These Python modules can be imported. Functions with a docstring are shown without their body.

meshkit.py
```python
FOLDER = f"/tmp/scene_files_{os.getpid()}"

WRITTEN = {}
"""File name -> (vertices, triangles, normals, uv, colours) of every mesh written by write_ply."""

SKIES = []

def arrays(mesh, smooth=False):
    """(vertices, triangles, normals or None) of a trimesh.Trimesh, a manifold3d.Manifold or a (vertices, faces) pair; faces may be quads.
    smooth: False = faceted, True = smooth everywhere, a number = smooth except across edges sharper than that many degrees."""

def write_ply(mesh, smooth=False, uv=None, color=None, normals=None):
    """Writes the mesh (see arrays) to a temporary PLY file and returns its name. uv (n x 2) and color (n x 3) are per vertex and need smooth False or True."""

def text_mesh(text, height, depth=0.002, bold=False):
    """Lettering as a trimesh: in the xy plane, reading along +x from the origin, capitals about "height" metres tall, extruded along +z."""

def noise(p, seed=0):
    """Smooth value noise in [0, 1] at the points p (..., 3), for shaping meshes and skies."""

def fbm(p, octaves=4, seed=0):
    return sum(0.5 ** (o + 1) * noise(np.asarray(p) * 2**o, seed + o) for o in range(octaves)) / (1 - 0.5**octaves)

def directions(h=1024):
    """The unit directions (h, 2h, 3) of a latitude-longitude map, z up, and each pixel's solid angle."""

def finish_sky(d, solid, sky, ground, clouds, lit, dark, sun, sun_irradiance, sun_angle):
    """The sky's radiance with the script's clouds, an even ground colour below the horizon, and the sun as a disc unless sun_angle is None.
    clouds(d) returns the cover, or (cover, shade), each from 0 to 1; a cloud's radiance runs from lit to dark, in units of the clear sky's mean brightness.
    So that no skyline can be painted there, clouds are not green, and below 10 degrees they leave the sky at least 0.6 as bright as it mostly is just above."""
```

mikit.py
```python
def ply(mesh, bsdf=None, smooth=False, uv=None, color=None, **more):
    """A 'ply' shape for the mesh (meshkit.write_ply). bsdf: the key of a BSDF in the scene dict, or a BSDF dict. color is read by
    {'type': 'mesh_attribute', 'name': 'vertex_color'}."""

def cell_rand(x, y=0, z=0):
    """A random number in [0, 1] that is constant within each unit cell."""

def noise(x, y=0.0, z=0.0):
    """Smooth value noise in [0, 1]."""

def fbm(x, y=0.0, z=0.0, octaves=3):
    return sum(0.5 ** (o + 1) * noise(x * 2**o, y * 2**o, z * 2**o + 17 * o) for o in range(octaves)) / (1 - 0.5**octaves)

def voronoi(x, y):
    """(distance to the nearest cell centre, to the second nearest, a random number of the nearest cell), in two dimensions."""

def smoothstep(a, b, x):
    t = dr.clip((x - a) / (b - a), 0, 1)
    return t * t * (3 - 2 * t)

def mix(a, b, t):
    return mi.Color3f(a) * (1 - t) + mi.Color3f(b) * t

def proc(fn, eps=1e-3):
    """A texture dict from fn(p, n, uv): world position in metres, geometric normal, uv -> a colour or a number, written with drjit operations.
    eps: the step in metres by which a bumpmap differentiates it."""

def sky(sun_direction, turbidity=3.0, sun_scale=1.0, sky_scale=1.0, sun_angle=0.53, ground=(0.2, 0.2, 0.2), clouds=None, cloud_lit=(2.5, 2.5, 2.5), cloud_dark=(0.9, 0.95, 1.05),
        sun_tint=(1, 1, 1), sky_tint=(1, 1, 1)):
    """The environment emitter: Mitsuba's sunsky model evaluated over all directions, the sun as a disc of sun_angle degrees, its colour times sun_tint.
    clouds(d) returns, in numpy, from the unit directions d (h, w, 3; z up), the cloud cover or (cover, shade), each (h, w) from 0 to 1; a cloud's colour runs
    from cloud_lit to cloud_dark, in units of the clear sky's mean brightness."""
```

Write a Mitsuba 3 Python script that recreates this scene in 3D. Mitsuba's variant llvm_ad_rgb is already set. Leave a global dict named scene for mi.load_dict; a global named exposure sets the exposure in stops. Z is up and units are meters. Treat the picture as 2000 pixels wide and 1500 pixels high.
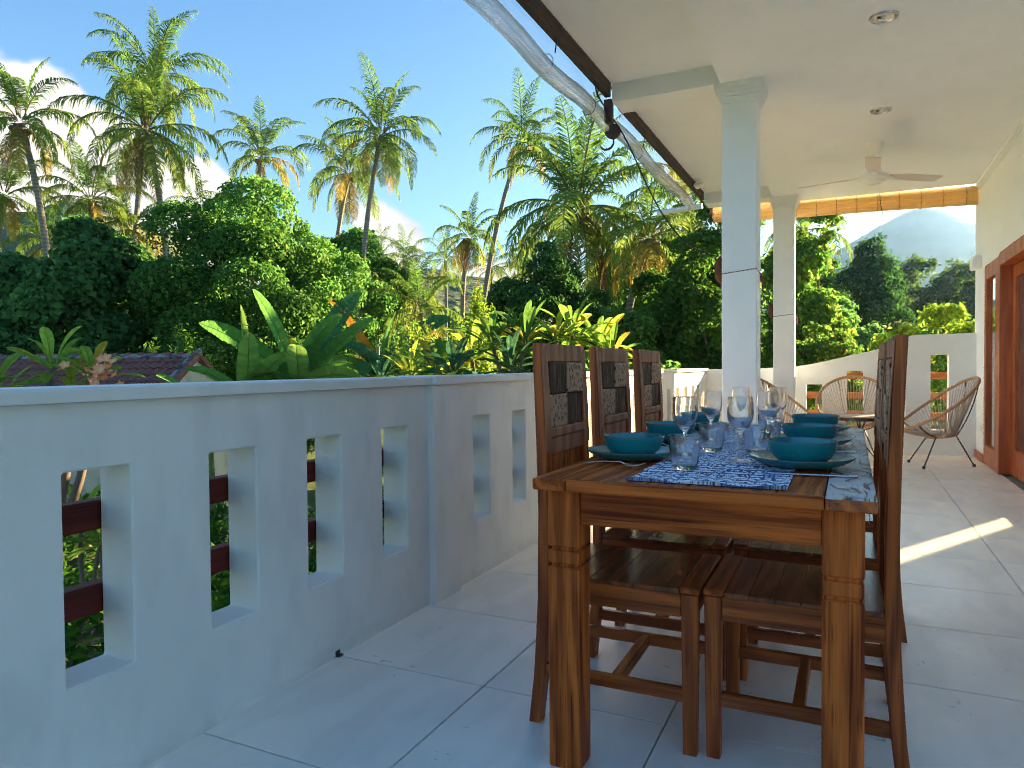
import math, random
import numpy as np
import trimesh, manifold3d
import shapely.geometry as sg
from shapely import affinity
import drjit as dr
import mitsuba as mi
import mikit, meshkit
from mikit import noise, fbm, voronoi, cell_rand, smoothstep, mix, proc

scene, labels = {}, {}
T = mi.ScalarTransform4f
PI = math.pi

# ------------------------------------------------------------------ camera, sky, exposure
EYE = np.array([0, 0, 1.05])
YAW, TILT, ROLL, FOCAL = 0.44475734, 0.02454884, -0.00819352, 1385.15 / 2000
_F = np.array([-math.sin(YAW) * math.cos(TILT), math.cos(YAW) * math.cos(TILT), -math.sin(TILT)])
_R = np.array([math.cos(YAW), math.sin(YAW), 0]); _U = np.cross(_R, _F)
_UP = math.cos(ROLL) * _U - math.sin(ROLL) * _R
scene['camera'] = {'type': 'perspective', 'fov': math.degrees(2 * math.atan(0.5 / FOCAL)), 'fov_axis': 'x', 'near_clip': 0.02, 'far_clip': 5000.0,
                   'to_world': T().look_at(origin=EYE.tolist(), target=(EYE + _F).tolist(), up=_UP.tolist())}
SUN_AZ, SUN_EL = math.radians(29.3), math.radians(17.0)
SUN = [math.sin(SUN_AZ) * math.cos(SUN_EL), math.cos(SUN_AZ) * math.cos(SUN_EL), math.sin(SUN_EL)]


def clouds(d):
    az, el = np.degrees(np.arctan2(d[..., 0], d[..., 1])), np.degrees(np.arcsin(np.clip(d[..., 2], -1, 1)))
    blob = np.full(az.shape, -1.0)
    for a, e, ra, re, s in ((-61.5, 13.0, 6.5, 7.5, 1.25), (-57, 11.5, 5.5, 6.0, 1.25), (-53, 10, 4.4, 5.0, 1.15), (-49.2, 12.0, 2.8, 2.8, 1.1), (-47, 7, 4, 4, 1.0), (-72, 12, 8, 6, 1.0), (-36.0, 9.3, 3.2, 3.4, 1.1), (-39.0, 7.5, 3.5, 2.5, .9),
                            (-27, 7.2, 3.6, 2.2, .8), (-30, 6.0, 5, 2, .8), (-86, 11, 9, 5, .9), (-110, 9, 12, 4, .9), (-140, 13, 10, 5, .9), (-45, 5, 9, 2.5, .7), (-18, 5.5, 6, 2.5, .8)):
        blob = np.maximum(blob, s - ((az - a) / ra) ** 2 - ((el - e) / re) ** 2)
    m = blob > -.9
    n, sh = np.zeros(az.shape), np.zeros(az.shape)
    n[m] = meshkit.fbm(d[m] * 11.0, 7, seed=4) - .5
    sh[m] = meshkit.fbm(d[m] * 26.0 + 3.1, 5, seed=9)
    x = blob + 2.6 * n
    c = np.clip(x / .35, 0, 1)
    c = c * c * (3 - 2 * c) * m
    return c, np.clip(.75 - .7 * np.clip(blob, 0, 1) * 0 - .04 * el - .5 * np.clip(x, 0, 1) + (sh - .35) * 1.5, 0, 1)


exposure = 4.05
scene['sky'] = mikit.sky(SUN, turbidity=2.6, sun_scale=1.68, sky_scale=.69, sky_tint=(.58, .78, .97), sun_tint=(.90, .98, 1.08), clouds=clouds, cloud_lit=(2.35, 2.25, 2.1), cloud_dark=(1.05, 1.12, 1.22), ground=(.12, .13, .08))


# ------------------------------------------------------------------ helpers
def numbered(key):
    k, i = key, 0
    while k in scene or k in labels and k in used:
        i += 1
        k = f'{key}_{i:03d}'
    used.add(k)
    return k


used = set()


def thing(name, label, cat, group=None):
    k, i = name, 0
    while k in used:
        i += 1
        k = f'{name}_{i:03d}'
    used.add(k)
    labels[k] = {'label': label, 'category': cat}
    if group: labels[k]['group'] = group
    return k


_count = {}


def obj(name, mesh, mat, parent=None, smooth=False, color=None, label=None, kind=None, **more):
    base = (parent + '__' if parent else '') + name
    k = base
    i = _count.get(base, 0)
    if i: k = f'{base}_{i:03d}'
    _count[base] = i + 1
    used.add(k)
    scene[k] = mesh if isinstance(mesh, dict) else mikit.ply(mesh, mat, smooth=smooth, color=color, **more)
    if isinstance(mesh, dict) and mat: scene[k] = {**mesh, 'bsdf': {'type': 'ref', 'id': mat}}
    if label or kind:
        labels[k] = {}
        if label: labels[k]['label'] = label
        if kind: labels[k]['kind'] = kind
    return k


def tag(k, label, cat, group=None):
    labels[k] = {**labels.get(k, {}), 'label': label, 'category': cat}
    if group: labels[k]['group'] = group


def struct(name, mesh, mat, **kw):
    return obj(name, mesh, mat, kind='structure', **kw)


def cat(parts):
    vs, fs, n = [], [], 0
    for p in parts:
        v, f = (p[0], p[1]) if isinstance(p, tuple) else (np.asarray(p.vertices), np.asarray(p.faces))
        vs.append(v); fs.append(np.asarray(f) + n); n += len(v)
    return np.vstack(vs), np.vstack(fs)


def box(x0, x1, y0, y1, z0, z1, c=0.0):
    """Box with chamfered edges c."""
    lo, hi = np.array([x0, y0, z0], float), np.array([x1, y1, z1], float)
    if c <= 0:
        m = trimesh.creation.box(bounds=[lo, hi])
        return np.array(m.vertices), np.array(m.faces)
    c = min(c, .45 * (hi - lo).min())
    pts = []
    for i in range(8):
        k = [(i >> j) & 1 for j in range(3)]
        p = np.array([hi[j] if k[j] else lo[j] for j in range(3)])
        s = np.array([-1 if k[j] else 1 for j in range(3)])
        for a in range(3):
            q = p + s * c; q[a] = p[a]; pts.append(q)
    m = trimesh.convex.convex_hull(np.array(pts))
    return np.array(m.vertices), np.array(m.faces)


def xf(m, M):
    v, f = m
    return v @ np.asarray(M)[:3, :3].T + np.asarray(M)[:3, 3], f


def rot(axis, ang, at=(0, 0, 0)):
    return trimesh.transformations.rotation_matrix(ang, axis, at)


def move(m, d):
    return m[0] + np.asarray(d, float), m[1]


def tube(pts, rad, sides=8, cap=True, closed=False):
    p = np.asarray(pts, float); n = len(p)
    r = np.broadcast_to(np.asarray(rad, float), (n,))
    t = (np.roll(p, -1, 0) - np.roll(p, 1, 0)) if closed else np.gradient(p, axis=0)
    t = t / (np.linalg.norm(t, axis=1, keepdims=True) + 1e-12)
    a = np.cross(t[0], [0, 0, 1.0] if abs(t[0][2]) < .9 else [1.0, 0, 0]); a /= np.linalg.norm(a)
    A = []
    for i in range(n):
        a = a - t[i] * (a @ t[i]); a /= np.linalg.norm(a) + 1e-12; A.append(a)
    A = np.array(A); B = np.cross(t, A)
    ang = np.arange(sides) * 2 * PI / sides
    v = (p[:, None] + r[:, None, None] * (np.cos(ang)[None, :, None] * A[:, None] + np.sin(ang)[None, :, None] * B[:, None])).reshape(-1, 3)
    rows = n if closed else n - 1
    i, j = np.meshgrid(np.arange(rows), np.arange(sides), indexing='ij')
    i2, j2 = (i + 1) % n, (j + 1) % sides
    a_, b_, c_, d_ = i * sides + j, i * sides + j2, i2 * sides + j2, i2 * sides + j
    f = np.vstack([np.stack([a_, b_, c_], -1).reshape(-1, 3), np.stack([a_, c_, d_], -1).reshape(-1, 3)])
    if cap and not closed:
        k = len(v)
        v = np.vstack([v, p[0], p[-1]])
        e = np.arange(sides); e2 = (e + 1) % sides
        f = np.vstack([f, np.stack([e2, e, np.full(sides, k)], -1), np.stack([(n - 1) * sides + e, (n - 1) * sides + e2, np.full(sides, k + 1)], -1)])
    return v, f


def lathe(prof, seg=48, closed=False):
    """prof: (r, z) list revolved about z; closed joins last to first."""
    p = np.asarray(prof, float); n = len(p)
    a = np.arange(seg) * 2 * PI / seg
    v = np.stack([p[:, None, 0] * np.cos(a), p[:, None, 0] * np.sin(a), np.broadcast_to(p[:, None, 1], (n, seg))], -1).reshape(-1, 3)
    rows = n if closed else n - 1
    i, j = np.meshgrid(np.arange(rows), np.arange(seg), indexing='ij')
    i2, j2 = (i + 1) % n, (j + 1) % seg
    q = np.stack([i * seg + j, i * seg + j2, i2 * seg + j2, i2 * seg + j], -1).reshape(-1, 4)
    f = np.vstack([q[:, [0, 1, 2]], q[:, [0, 2, 3]]])
    m = trimesh.Trimesh(v, f, process=False); m.merge_vertices(); m.update_faces(m.nondegenerate_faces())
    if m.volume < 0: m.invert()
    return np.array(m.vertices), np.array(m.faces)


def smooth_path(pts, n=24):
    from scipy.interpolate import CubicSpline
    p = np.asarray(pts, float); s = np.r_[0, np.cumsum(np.linalg.norm(np.diff(p, axis=0), axis=1))]
    return CubicSpline(s, p)(np.linspace(0, s[-1], n))


def _off(ring, c):
    p = np.asarray(ring)[:-1]; a, b = p - np.roll(p, 1, 0), np.roll(p, -1, 0) - p
    na = np.stack([-a[:, 1], a[:, 0]], 1); nb = np.stack([-b[:, 1], b[:, 0]], 1)
    na /= np.linalg.norm(na, axis=1, keepdims=True); nb /= np.linalg.norm(nb, axis=1, keepdims=True)
    m = na + nb; m = m / np.maximum((m * na).sum(1, keepdims=True), .3)
    return p + m * c


def slab(poly, h, c=.004):
    """Extrudes the shapely polygon along z from 0 to h with chamfered edges on both faces."""
    poly = sg.polygon.orient(poly, 1.0)
    rings = [np.array(poly.exterior.coords)] + [np.array(r.coords) for r in poly.interiors]
    inner = [_off(r, c) for r in rings]
    parts = []
    for r, q in zip(rings, inner):
        p = r[:-1]; n = len(p)
        lay = [(q, 0), (p, c), (p, h - c), (q, h)]
        v = np.vstack([np.c_[xy, np.full(n, z)] for xy, z in lay])
        k, j = np.meshgrid(np.arange(3), np.arange(n), indexing='ij'); j2 = (j + 1) % n
        a, b, cc, d = k * n + j, k * n + j2, (k + 1) * n + j2, (k + 1) * n + j
        parts.append((v, np.vstack([np.stack([a, b, cc], -1).reshape(-1, 3), np.stack([a, cc, d], -1).reshape(-1, 3)])))
    face = sg.Polygon(inner[0], inner[1:])
    v2, f2 = trimesh.creation.triangulate_polygon(face, engine='earcut')
    f2 = np.asarray(f2)
    e = v2[f2]; ar = (e[:, 1, 0] - e[:, 0, 0]) * (e[:, 2, 1] - e[:, 0, 1]) - (e[:, 1, 1] - e[:, 0, 1]) * (e[:, 2, 0] - e[:, 0, 0])
    f2 = np.where((ar > 0)[:, None], f2, f2[:, ::-1])
    parts.append((np.c_[v2, np.full(len(v2), h)], f2)); parts.append((np.c_[v2, np.zeros(len(v2))], f2[:, ::-1]))
    return cat(parts)


def yz(m, x):   # slab in (y, z) standing with thickness along +x from x
    v = m[0]; return np.stack([v[:, 2] + x, v[:, 0], v[:, 1]], 1), m[1]


def xz(m, y):   # slab in (x, z), thickness along -y from y
    v = m[0]; return np.stack([v[:, 0], y - v[:, 2], v[:, 1]], 1), m[1]


def rrect(x0, x1, y0, y1, r=.01):
    return sg.box(x0, y0, x1, y1).buffer(-r).buffer(r, quad_segs=3)


# ------------------------------------------------------------------ materials
def mat(key, d): scene[key] = d


def rgb(*c): return {'type': 'rgb', 'value': list(c)}


def principled(key, color, rough=.5, bump=None, bscale=.002, eps=1e-3, **k):
    b = {'type': 'principled', 'base_color': color if isinstance(color, dict) else rgb(*color), 'roughness': rough, **k}
    if bump is not None: b = {'type': 'bumpmap', 'tex': proc(bump, eps), 'scale': bscale, 'bsdf': b}
    mat(key, {'type': 'twosided', 'bsdf': b})


def plaster_col(base, stain, amt):
    def fn(p, n, uv):
        a = fbm(p.x * 1.3 + 7, p.y * 1.3, p.z * 1.3, 4); b = fbm(p.x * 9, p.y * 9, p.z * 5 + 4, 3)
        return mix(base, stain, dr.clip(amt * (smoothstep(.4, .75, a) * .7 + smoothstep(.45, .8, b) * .5), 0, 1))
    return fn


def railing_col(p, n, uv):
    a = fbm(p.x * 1.5 + 7, p.y * 1.5, p.z * 1.5, 4); b = fbm(p.x * 11, p.y * 11, p.z * 3.5 + 4, 4)
    low = .5 * smoothstep(.12, 0.0, p.z) * fbm(p.y * 16, p.z * 22, 3, 4)
    t = dr.clip(.55 * smoothstep(.35, .75, a) + .45 * smoothstep(.42, .75, b), 0, 1)
    c = mix((.70, .672, .625), (.575, .555, .515), t)
    dr_ = smoothstep(.55, .80, noise(p.y * 14, 3, 1) * .6 + .4 * noise(p.y * 47, 5, p.z * 1.5)) * smoothstep(.45, .97, p.z) * smoothstep(.4, .6, fbm(p.y * 1.2, p.z * 2, 8, 3))
    c = mix(c, (.50, .49, .46), .18 * dr_)
    return mix(c, (.40, .37, .31), dr.clip(low * 1.3 - .2, 0, .6))


def plaster_bump(p, n, uv):
    return fbm(p.x * 7, p.y * 7, p.z * 7, 3) * .8 + fbm(p.x * 45, p.y * 45, p.z * 26, 3) * .35 + .12 * noise(p.x * 150, p.y * 150, p.z * 60)


principled('railing_plaster', proc(railing_col), .85, plaster_bump, .011)
principled('white_wall', proc(plaster_col((.72, .755, .78), (.66, .69, .70), .6)), .75, plaster_bump, .003)
principled('ceiling_paint', proc(plaster_col((.75, .79, .845), (.71, .745, .785), .7)), .8, lambda p, n, uv: fbm(p.x * 2.2, p.y * 5, 0, 3), .006)
principled('trim_paint', (.72, .755, .775), .6)
principled('house_wall_paint', proc(plaster_col((.74, .775, .79), (.69, .72, .73), .6)), .7, plaster_bump, .003)


def tile_col(p, n, uv):
    tx, ty = dr.floor((p.x + 1.085) / .6), dr.floor((p.y - 1.44) / .6)
    o = cell_rand(tx, ty, 5) * 40
    a = fbm(p.x * 2.1 + o, p.y * 2.1, o, 4); b = fbm(p.x * 14 + o, p.y * 5 + o, 1, 4)
    s = smoothstep(.93, .97, noise(p.x * 55, p.y * 55, 3)) * smoothstep(.58, .7, fbm(p.x * 4, p.y * 4, 9, 2))
    c = mix((.82, .76, .67), (.71, .665, .59), dr.clip(.6 * smoothstep(.3, .7, a) + .5 * smoothstep(.35, .7, b), 0, 1))
    return mix(c, (.12, .11, .10), s * .5) * (.96 + .08 * cell_rand(tx, ty, 8))


principled('floor_tile', proc(tile_col), proc(lambda p, n, uv: .30 + .22 * fbm(p.x * 5, p.y * 5, 2, 3)), lambda p, n, uv: fbm(p.x * 22, p.y * 22, 0, 3), .0007, specular=.45)
principled('grout', (.16, .155, .145), .9)


def wood(ax, dark, light, ring=1.0, plank=.11, pore=.5):
    def fn(p, n, uv):
        q = [p.x, p.y, p.z]; g = q[ax]; u, v = [q[k] for k in range(3) if k != ax]
        o = cell_rand(dr.floor(u / plank), dr.floor(v / plank), ax) * 13
        w = fbm(u * 6 + o, v * 6, g * 1.1 + o, 3)
        t = (u * .8 + v * .6) * 130 * ring + 26 * w + o
        s = .5 + .5 * dr.sin(t)
        s = s * s * (3 - 2 * s)
        fine = noise(u * 330, v * 330, g * 7)
        po = smoothstep(.72, .95, noise(u * 520, v * 520, g * 11 + 5))
        ln = smoothstep(.60, .90, noise(u * 210 + 3 * w + o, v * 210, g * 2.2)) * smoothstep(.3, .6, w)
        c = mix(dark, light, dr.clip(.16 + .50 * s * (.5 + w) + .34 * fine - .42 * ln, 0, 1))
        return c * (1 - pore * po) * (.86 + .28 * noise(u * 9 + o, v * 9, g * 2))
    return fn


TD, TL = (.13, .018, .004), (.60, .135, .024)
for i, a in enumerate('xyz'):
    principled('teak_' + a, proc(wood(i, TD, TL)), .48, specular=.14)
    principled('chair_wood_' + a, proc(wood(i, (.11, .017, .004), (.50, .112, .021))), .36, specular=.25)
principled('seat_wood', proc(wood(1, (.06, .015, .005), (.27, .075, .022), .7, .07)), .24, specular=.45)
principled('door_wood', proc(wood(2, (.26, .055, .015), (.44, .12, .035), .6)), .35, specular=.4)
principled('slat_wood', proc(wood(1, (.055, .008, .006), (.15, .020, .013), .7)), .5, specular=.2)
principled('slat_wood_cross', proc(wood(0, (.28, .075, .02), (.46, .15, .045), .7)), .5)
principled('eave_board_wood', proc(wood(1, (.012, .006, .004), (.05, .022, .013), .7)), .55)


def worn(ax, light, dark, soft):
    def fn(p, n, uv):
        q = [p.x, p.y, p.z]; g = q[ax]; u, v = [q[k] for k in range(3) if k != ax]
        w = fbm(u * 9, v * 9, g * 3, 3)
        cr = smoothstep(.53, .66, fbm(u * 95 + 26 * w, v * 60, g * 9 + 4 * w, 4))
        kn = smoothstep(.60, .72, fbm(u * 24, v * 20, g * 12 + 3, 3))
        f = noise(u * 300, v * 300, g * 20)
        return mix(mix(light, soft, .7 * f), dark, dr.clip(.9 * cr + .45 * kn, 0, .95))
    return fn


_wt, _wf = worn(1, (.58, .54, .49), (.06, .042, .032), (.40, .33, .28)), wood(1, TD, TL)


def worn_top(p, n, uv):
    return dr.select(n.z > .5, _wt(p, n, uv), _wf(p, n, uv))


principled('worn_plank', proc(worn_top), .5, lambda p, n, uv: -smoothstep(.53, .66, fbm(p.x * 95 + 26 * fbm(p.x * 9, p.z * 9, p.y * 3, 3), p.z * 60, p.y * 9, 4)), .0012)
principled('chair_back_wood', proc(wood(2, (.14, .045, .023), (.42, .17, .09), .8, .3)), .5, specular=.18)


def groove(p, n, uv):
    s = fbm(p.y * 120, p.z * 16, 2, 3)
    return s


principled('carved_dark', proc(lambda p, n, uv: mix((.028, .013, .009), (.16, .075, .045), smoothstep(.42, .72, fbm(p.y * 150, p.z * 20, 2, 3)))), .55, groove, .004, specular=.12)


def seeds(p, n, uv):
    a, b, c = voronoi(p.y * 62, p.z * 40)
    return a


principled('carved_light', proc(lambda p, n, uv: mix((.022, .010, .007), (.40, .215, .135), smoothstep(.16, .32, seeds(p, n, uv) + .12 * (voronoi(p.y * 62, p.z * 40)[2] - .3)))), .5, lambda p, n, uv: smoothstep(.1, .35, seeds(p, n, uv)), .002, specular=.12)
principled('black_metal', (.012, .012, .013), .4)
principled('white_plastic', (.80, .80, .79), .35)
principled('fan_blade_paint', (.62, .57, .58), .4)
principled('teal_ceramic', proc(lambda p, n, uv: mix((.006, .165, .185), (.010, .21, .23), fbm(p.x * 20, p.y * 20, p.z * 20, 3))), .16, specular=.6, clearcoat=1.0, clearcoat_gloss=.95)
principled('ceramic_rim', (.10, .075, .05), .35)
mat('glass', {'type': 'dielectric', 'int_ior': 1.5, 'ext_ior': 1.0})
mat('pane_glass', {'type': 'thindielectric', 'int_ior': 1.5, 'ext_ior': 1.0})
mat('steel', {'type': 'twosided', 'bsdf': {'type': 'roughconductor', 'material': 'Cr', 'alpha': .18}})
mat('lamp_reflector', {'type': 'twosided', 'bsdf': {'type': 'roughconductor', 'material': 'Al', 'alpha': .12}})


def runner_col(p, n, uv):
    y, x = (p.y - 1.70), (p.x + .315)
    band = dr.floor(y / .040); yb = y / .040 - band
    r = cell_rand(band, 3, 1)
    col = dr.floor(x / .0048 + r * 7 + 1.5 * noise(x * 60, y * 60, 3)); h = cell_rand(col, band, 2)
    dash = dr.select((yb > h * .3) & (yb < .6 + .4 * cell_rand(col, band, 7)), 1.0, 0.0) * dr.select(cell_rand(col, band, 4) > .24, 1., 0.)
    dia = dr.abs(dr.abs(x / .045 - dr.floor(x / .045) - .5) * 2 - yb)
    lat = smoothstep(.30, .18, dia) + .6 * dr.select(noise(x * 420, y * 160, 2) > .55, 1., 0.)
    k = dr.select(r > .42, dash, dr.select(r > .2, dr.clip(lat, 0, 1), dr.select(noise(x * 380, y * 90, 8) > .42, 1., 0.)))
    stripe = smoothstep(.16, .10, dr.abs(yb - .06))
    k = dr.clip(k * (.72 + .5 * noise(x * 600, y * 600, 1)), 0, 1) * (1 - .85 * stripe)
    hem = smoothstep(.011, .006, y)
    c = mix((.035, .058, .145), (.66, .69, .73), k * (1 - hem * .9))
    return mix(c, (.03, .07, .24), .5 * smoothstep(.60, .72, fbm(x * 7, y * 4, 4, 2)))


principled('runner_cloth', proc(runner_col), .9, lambda p, n, uv: noise(p.x * 700, p.y * 250, 0), .0006, sheen=.3)
mat('bamboo', {'type': 'principledthin', 'base_color': proc(lambda p, n, uv: mix((.93, .85, .60), (.74, .58, .31), dr.clip(noise(p.x * 3, p.z * 160, p.y * 160) * .8 + .5 * smoothstep(.6, .9, noise(p.x * 14, p.z * 220, p.y * 220)), 0, 1))), 'roughness': .5, 'diff_trans': 1.2})
principled('dark_cord', (.015, .012, .012), .8)
principled('red_string', (.16, .045, .05), .8)
principled('brown_leather', (.035, .014, .012), .45)
principled('coir', proc(lambda p, n, uv: mix((.05, .018, .010), (.14, .055, .03), noise(p.x * 140, p.y * 140, p.z * 60))), .95, lambda p, n, uv: noise(p.x * 160, p.y * 160, p.z * 60), .004)
principled('tan_cord', proc(lambda p, n, uv: mix((.54, .33, .18), (.40, .22, .11), noise(p.x * 60, p.y * 60, p.z * 60))), .6)
principled('pale_cord', (.48, .39, .31), .7)
mat('clear_plastic', {'type': 'blendbsdf', 'weight': proc(lambda p, n, uv: .10 + .36 * smoothstep(.4, .75, fbm(p.y * 1.1 + 3, p.x * 26 + p.y * 1.2, p.z * 26, 2))),
                      'a': {'type': 'thindielectric', 'int_ior': 1.5}, 'b': {'type': 'principledthin', 'base_color': rgb(.80, .80, .77), 'roughness': .3, 'diff_trans': 1.1, 'spec_trans': 0.0}})
mat('clear_sheet', {'type': 'thindielectric', 'int_ior': 1.5})


def leafmat(key, trans=.9, rough=.45):
    mat(key, {'type': 'principledthin', 'base_color': {'type': 'mesh_attribute', 'name': 'vertex_color'}, 'roughness': rough, 'diff_trans': trans, 'eta': 1.4})


leafmat('leaf_small', 1.35, .45); leafmat('leaf_big', 1.25, .40); leafmat('leaf_palm', 1.05, .4)
principled('bark', proc(lambda p, n, uv: mix((.20, .16, .12), (.07, .05, .035), fbm(p.x * 9, p.y * 9, p.z * 4, 3))), .9)
principled('palm_bark', proc(lambda p, n, uv: mix((.30, .26, .21), (.13, .10, .08), dr.clip(.5 + .5 * dr.sin(p.z * 42 + 5 * noise(p.x * 4, p.y * 4, p.z)) * .7 + .6 * (fbm(p.x * 8, p.y * 8, p.z * 8, 3) - .5), 0, 1))), .9)
principled('coconut_husk', {'type': 'mesh_attribute', 'name': 'vertex_color'}, .6)
principled('petal', {'type': 'mesh_attribute', 'name': 'vertex_color'}, .5)
principled('roof_clay', proc(lambda p, n, uv: mix((.24, .082, .055), (.085, .036, .028), dr.clip(fbm(p.x * 3, p.y * 3, p.z * 5, 3) * .9 + .5 * (noise(p.x * 30, p.y * 30, p.z * 30) - .5), 0, 1))), .6)
principled('ridge_cement', proc(lambda p, n, uv: mix((.22, .22, .22), (.045, .045, .05), smoothstep(.35, .65, fbm(p.x * 5, p.y * 5, p.z * 3, 4)))), .9)
principled('cream_wall', proc(plaster_col((.62, .55, .40), (.44, .38, .26), 1.0)), .9, plaster_bump, .006)
principled('ground_grass', proc(lambda p, n, uv: mix((.045, .085, .018), (.11, .12, .04), fbm(p.x * .7, p.y * .7, 0, 4))), .95, lambda p, n, uv: fbm(p.x * 9, p.y * 9, 0, 3), .06, 1e-2)
principled('bed_soil', proc(lambda p, n, uv: mix((.05, .06, .02), (.09, .07, .045), fbm(p.x * 3, p.y * 3, 0, 3))), .95)
principled('hill_forest', proc(lambda p, n, uv: mix((.03, .06, .018), (.12, .13, .05), smoothstep(.35, .7, fbm(p.x * .05, p.y * .05, p.z * .05, 5)))), .95, lambda p, n, uv: fbm(p.x * .11, p.y * .11, p.z * .11, 4), 9.0, .5)
principled('volcano_rock', proc(lambda p, n, uv: mix((.05, .07, .04), (.11, .11, .09), fbm(p.x * .02, p.y * .02, p.z * .02, 4))), .95, lambda p, n, uv: fbm(p.x * .03, p.y * .03, p.z * .008, 4), 14.0, 1.0)
principled('dark_room', (.30, .27, .24), .9)

# ------------------------------------------------------------------ terrace: floor, ceiling, walls, columns
XL, XR, YE = -1.68, 1.27, 9.35          # inner faces of the balustrade, the house wall and the end wall
fl = struct('terrace_floor', box(-1.83, XR + .2, -1.6, YE + .13, -.30, -.010), 'grout')
for iy in range(-6, 14):
    for ix in range(-1, 5):
        x0, x1 = max(-1.085 + .6 * ix, XL - .03), min(-1.085 + .6 * (ix + 1), XR + .02)
        y0, y1 = max(1.44 + .6 * iy, -1.6), min(1.44 + .6 * (iy + 1), YE + .02)
        if x1 - x0 < .02 or y1 - y0 < .02 or y1 < .3: continue
        g = .0027
        obj('tile', box(x0 + g, x1 - g, y0 + g, y1 - g, -.010, 0, .0012), 'floor_tile', fl)
struct('terrace_base', box(-1.83, XR + .2, -1.6, YE + .13, -3.4, -.305), 'cream_wall')

ZC, ZE = 3.0, 3.14
struct('terrace_ceiling', cat([box(-.815, 5.3, 3.45, 9.20, ZC, 3.40), box(-1.62, -.815, 3.45, 9.20, ZE, 3.40)]), 'ceiling_paint')
for i, y in enumerate((5.12, 8.83)):
    b = obj('ceiling_beam', box(-1.60, -.812, y, y + .26, ZC + .002, ZE + .02, .004), 'ceiling_paint')
    tag(b, ('white cross beam from the near column out to the dark eave board', 'white cross beam beside the bamboo blind at the far end')[i], 'beam')
struct('roof', box(-1.85, 5.5, 3.35, 9.62, 3.41, 3.55), 'roof_clay')


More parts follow.
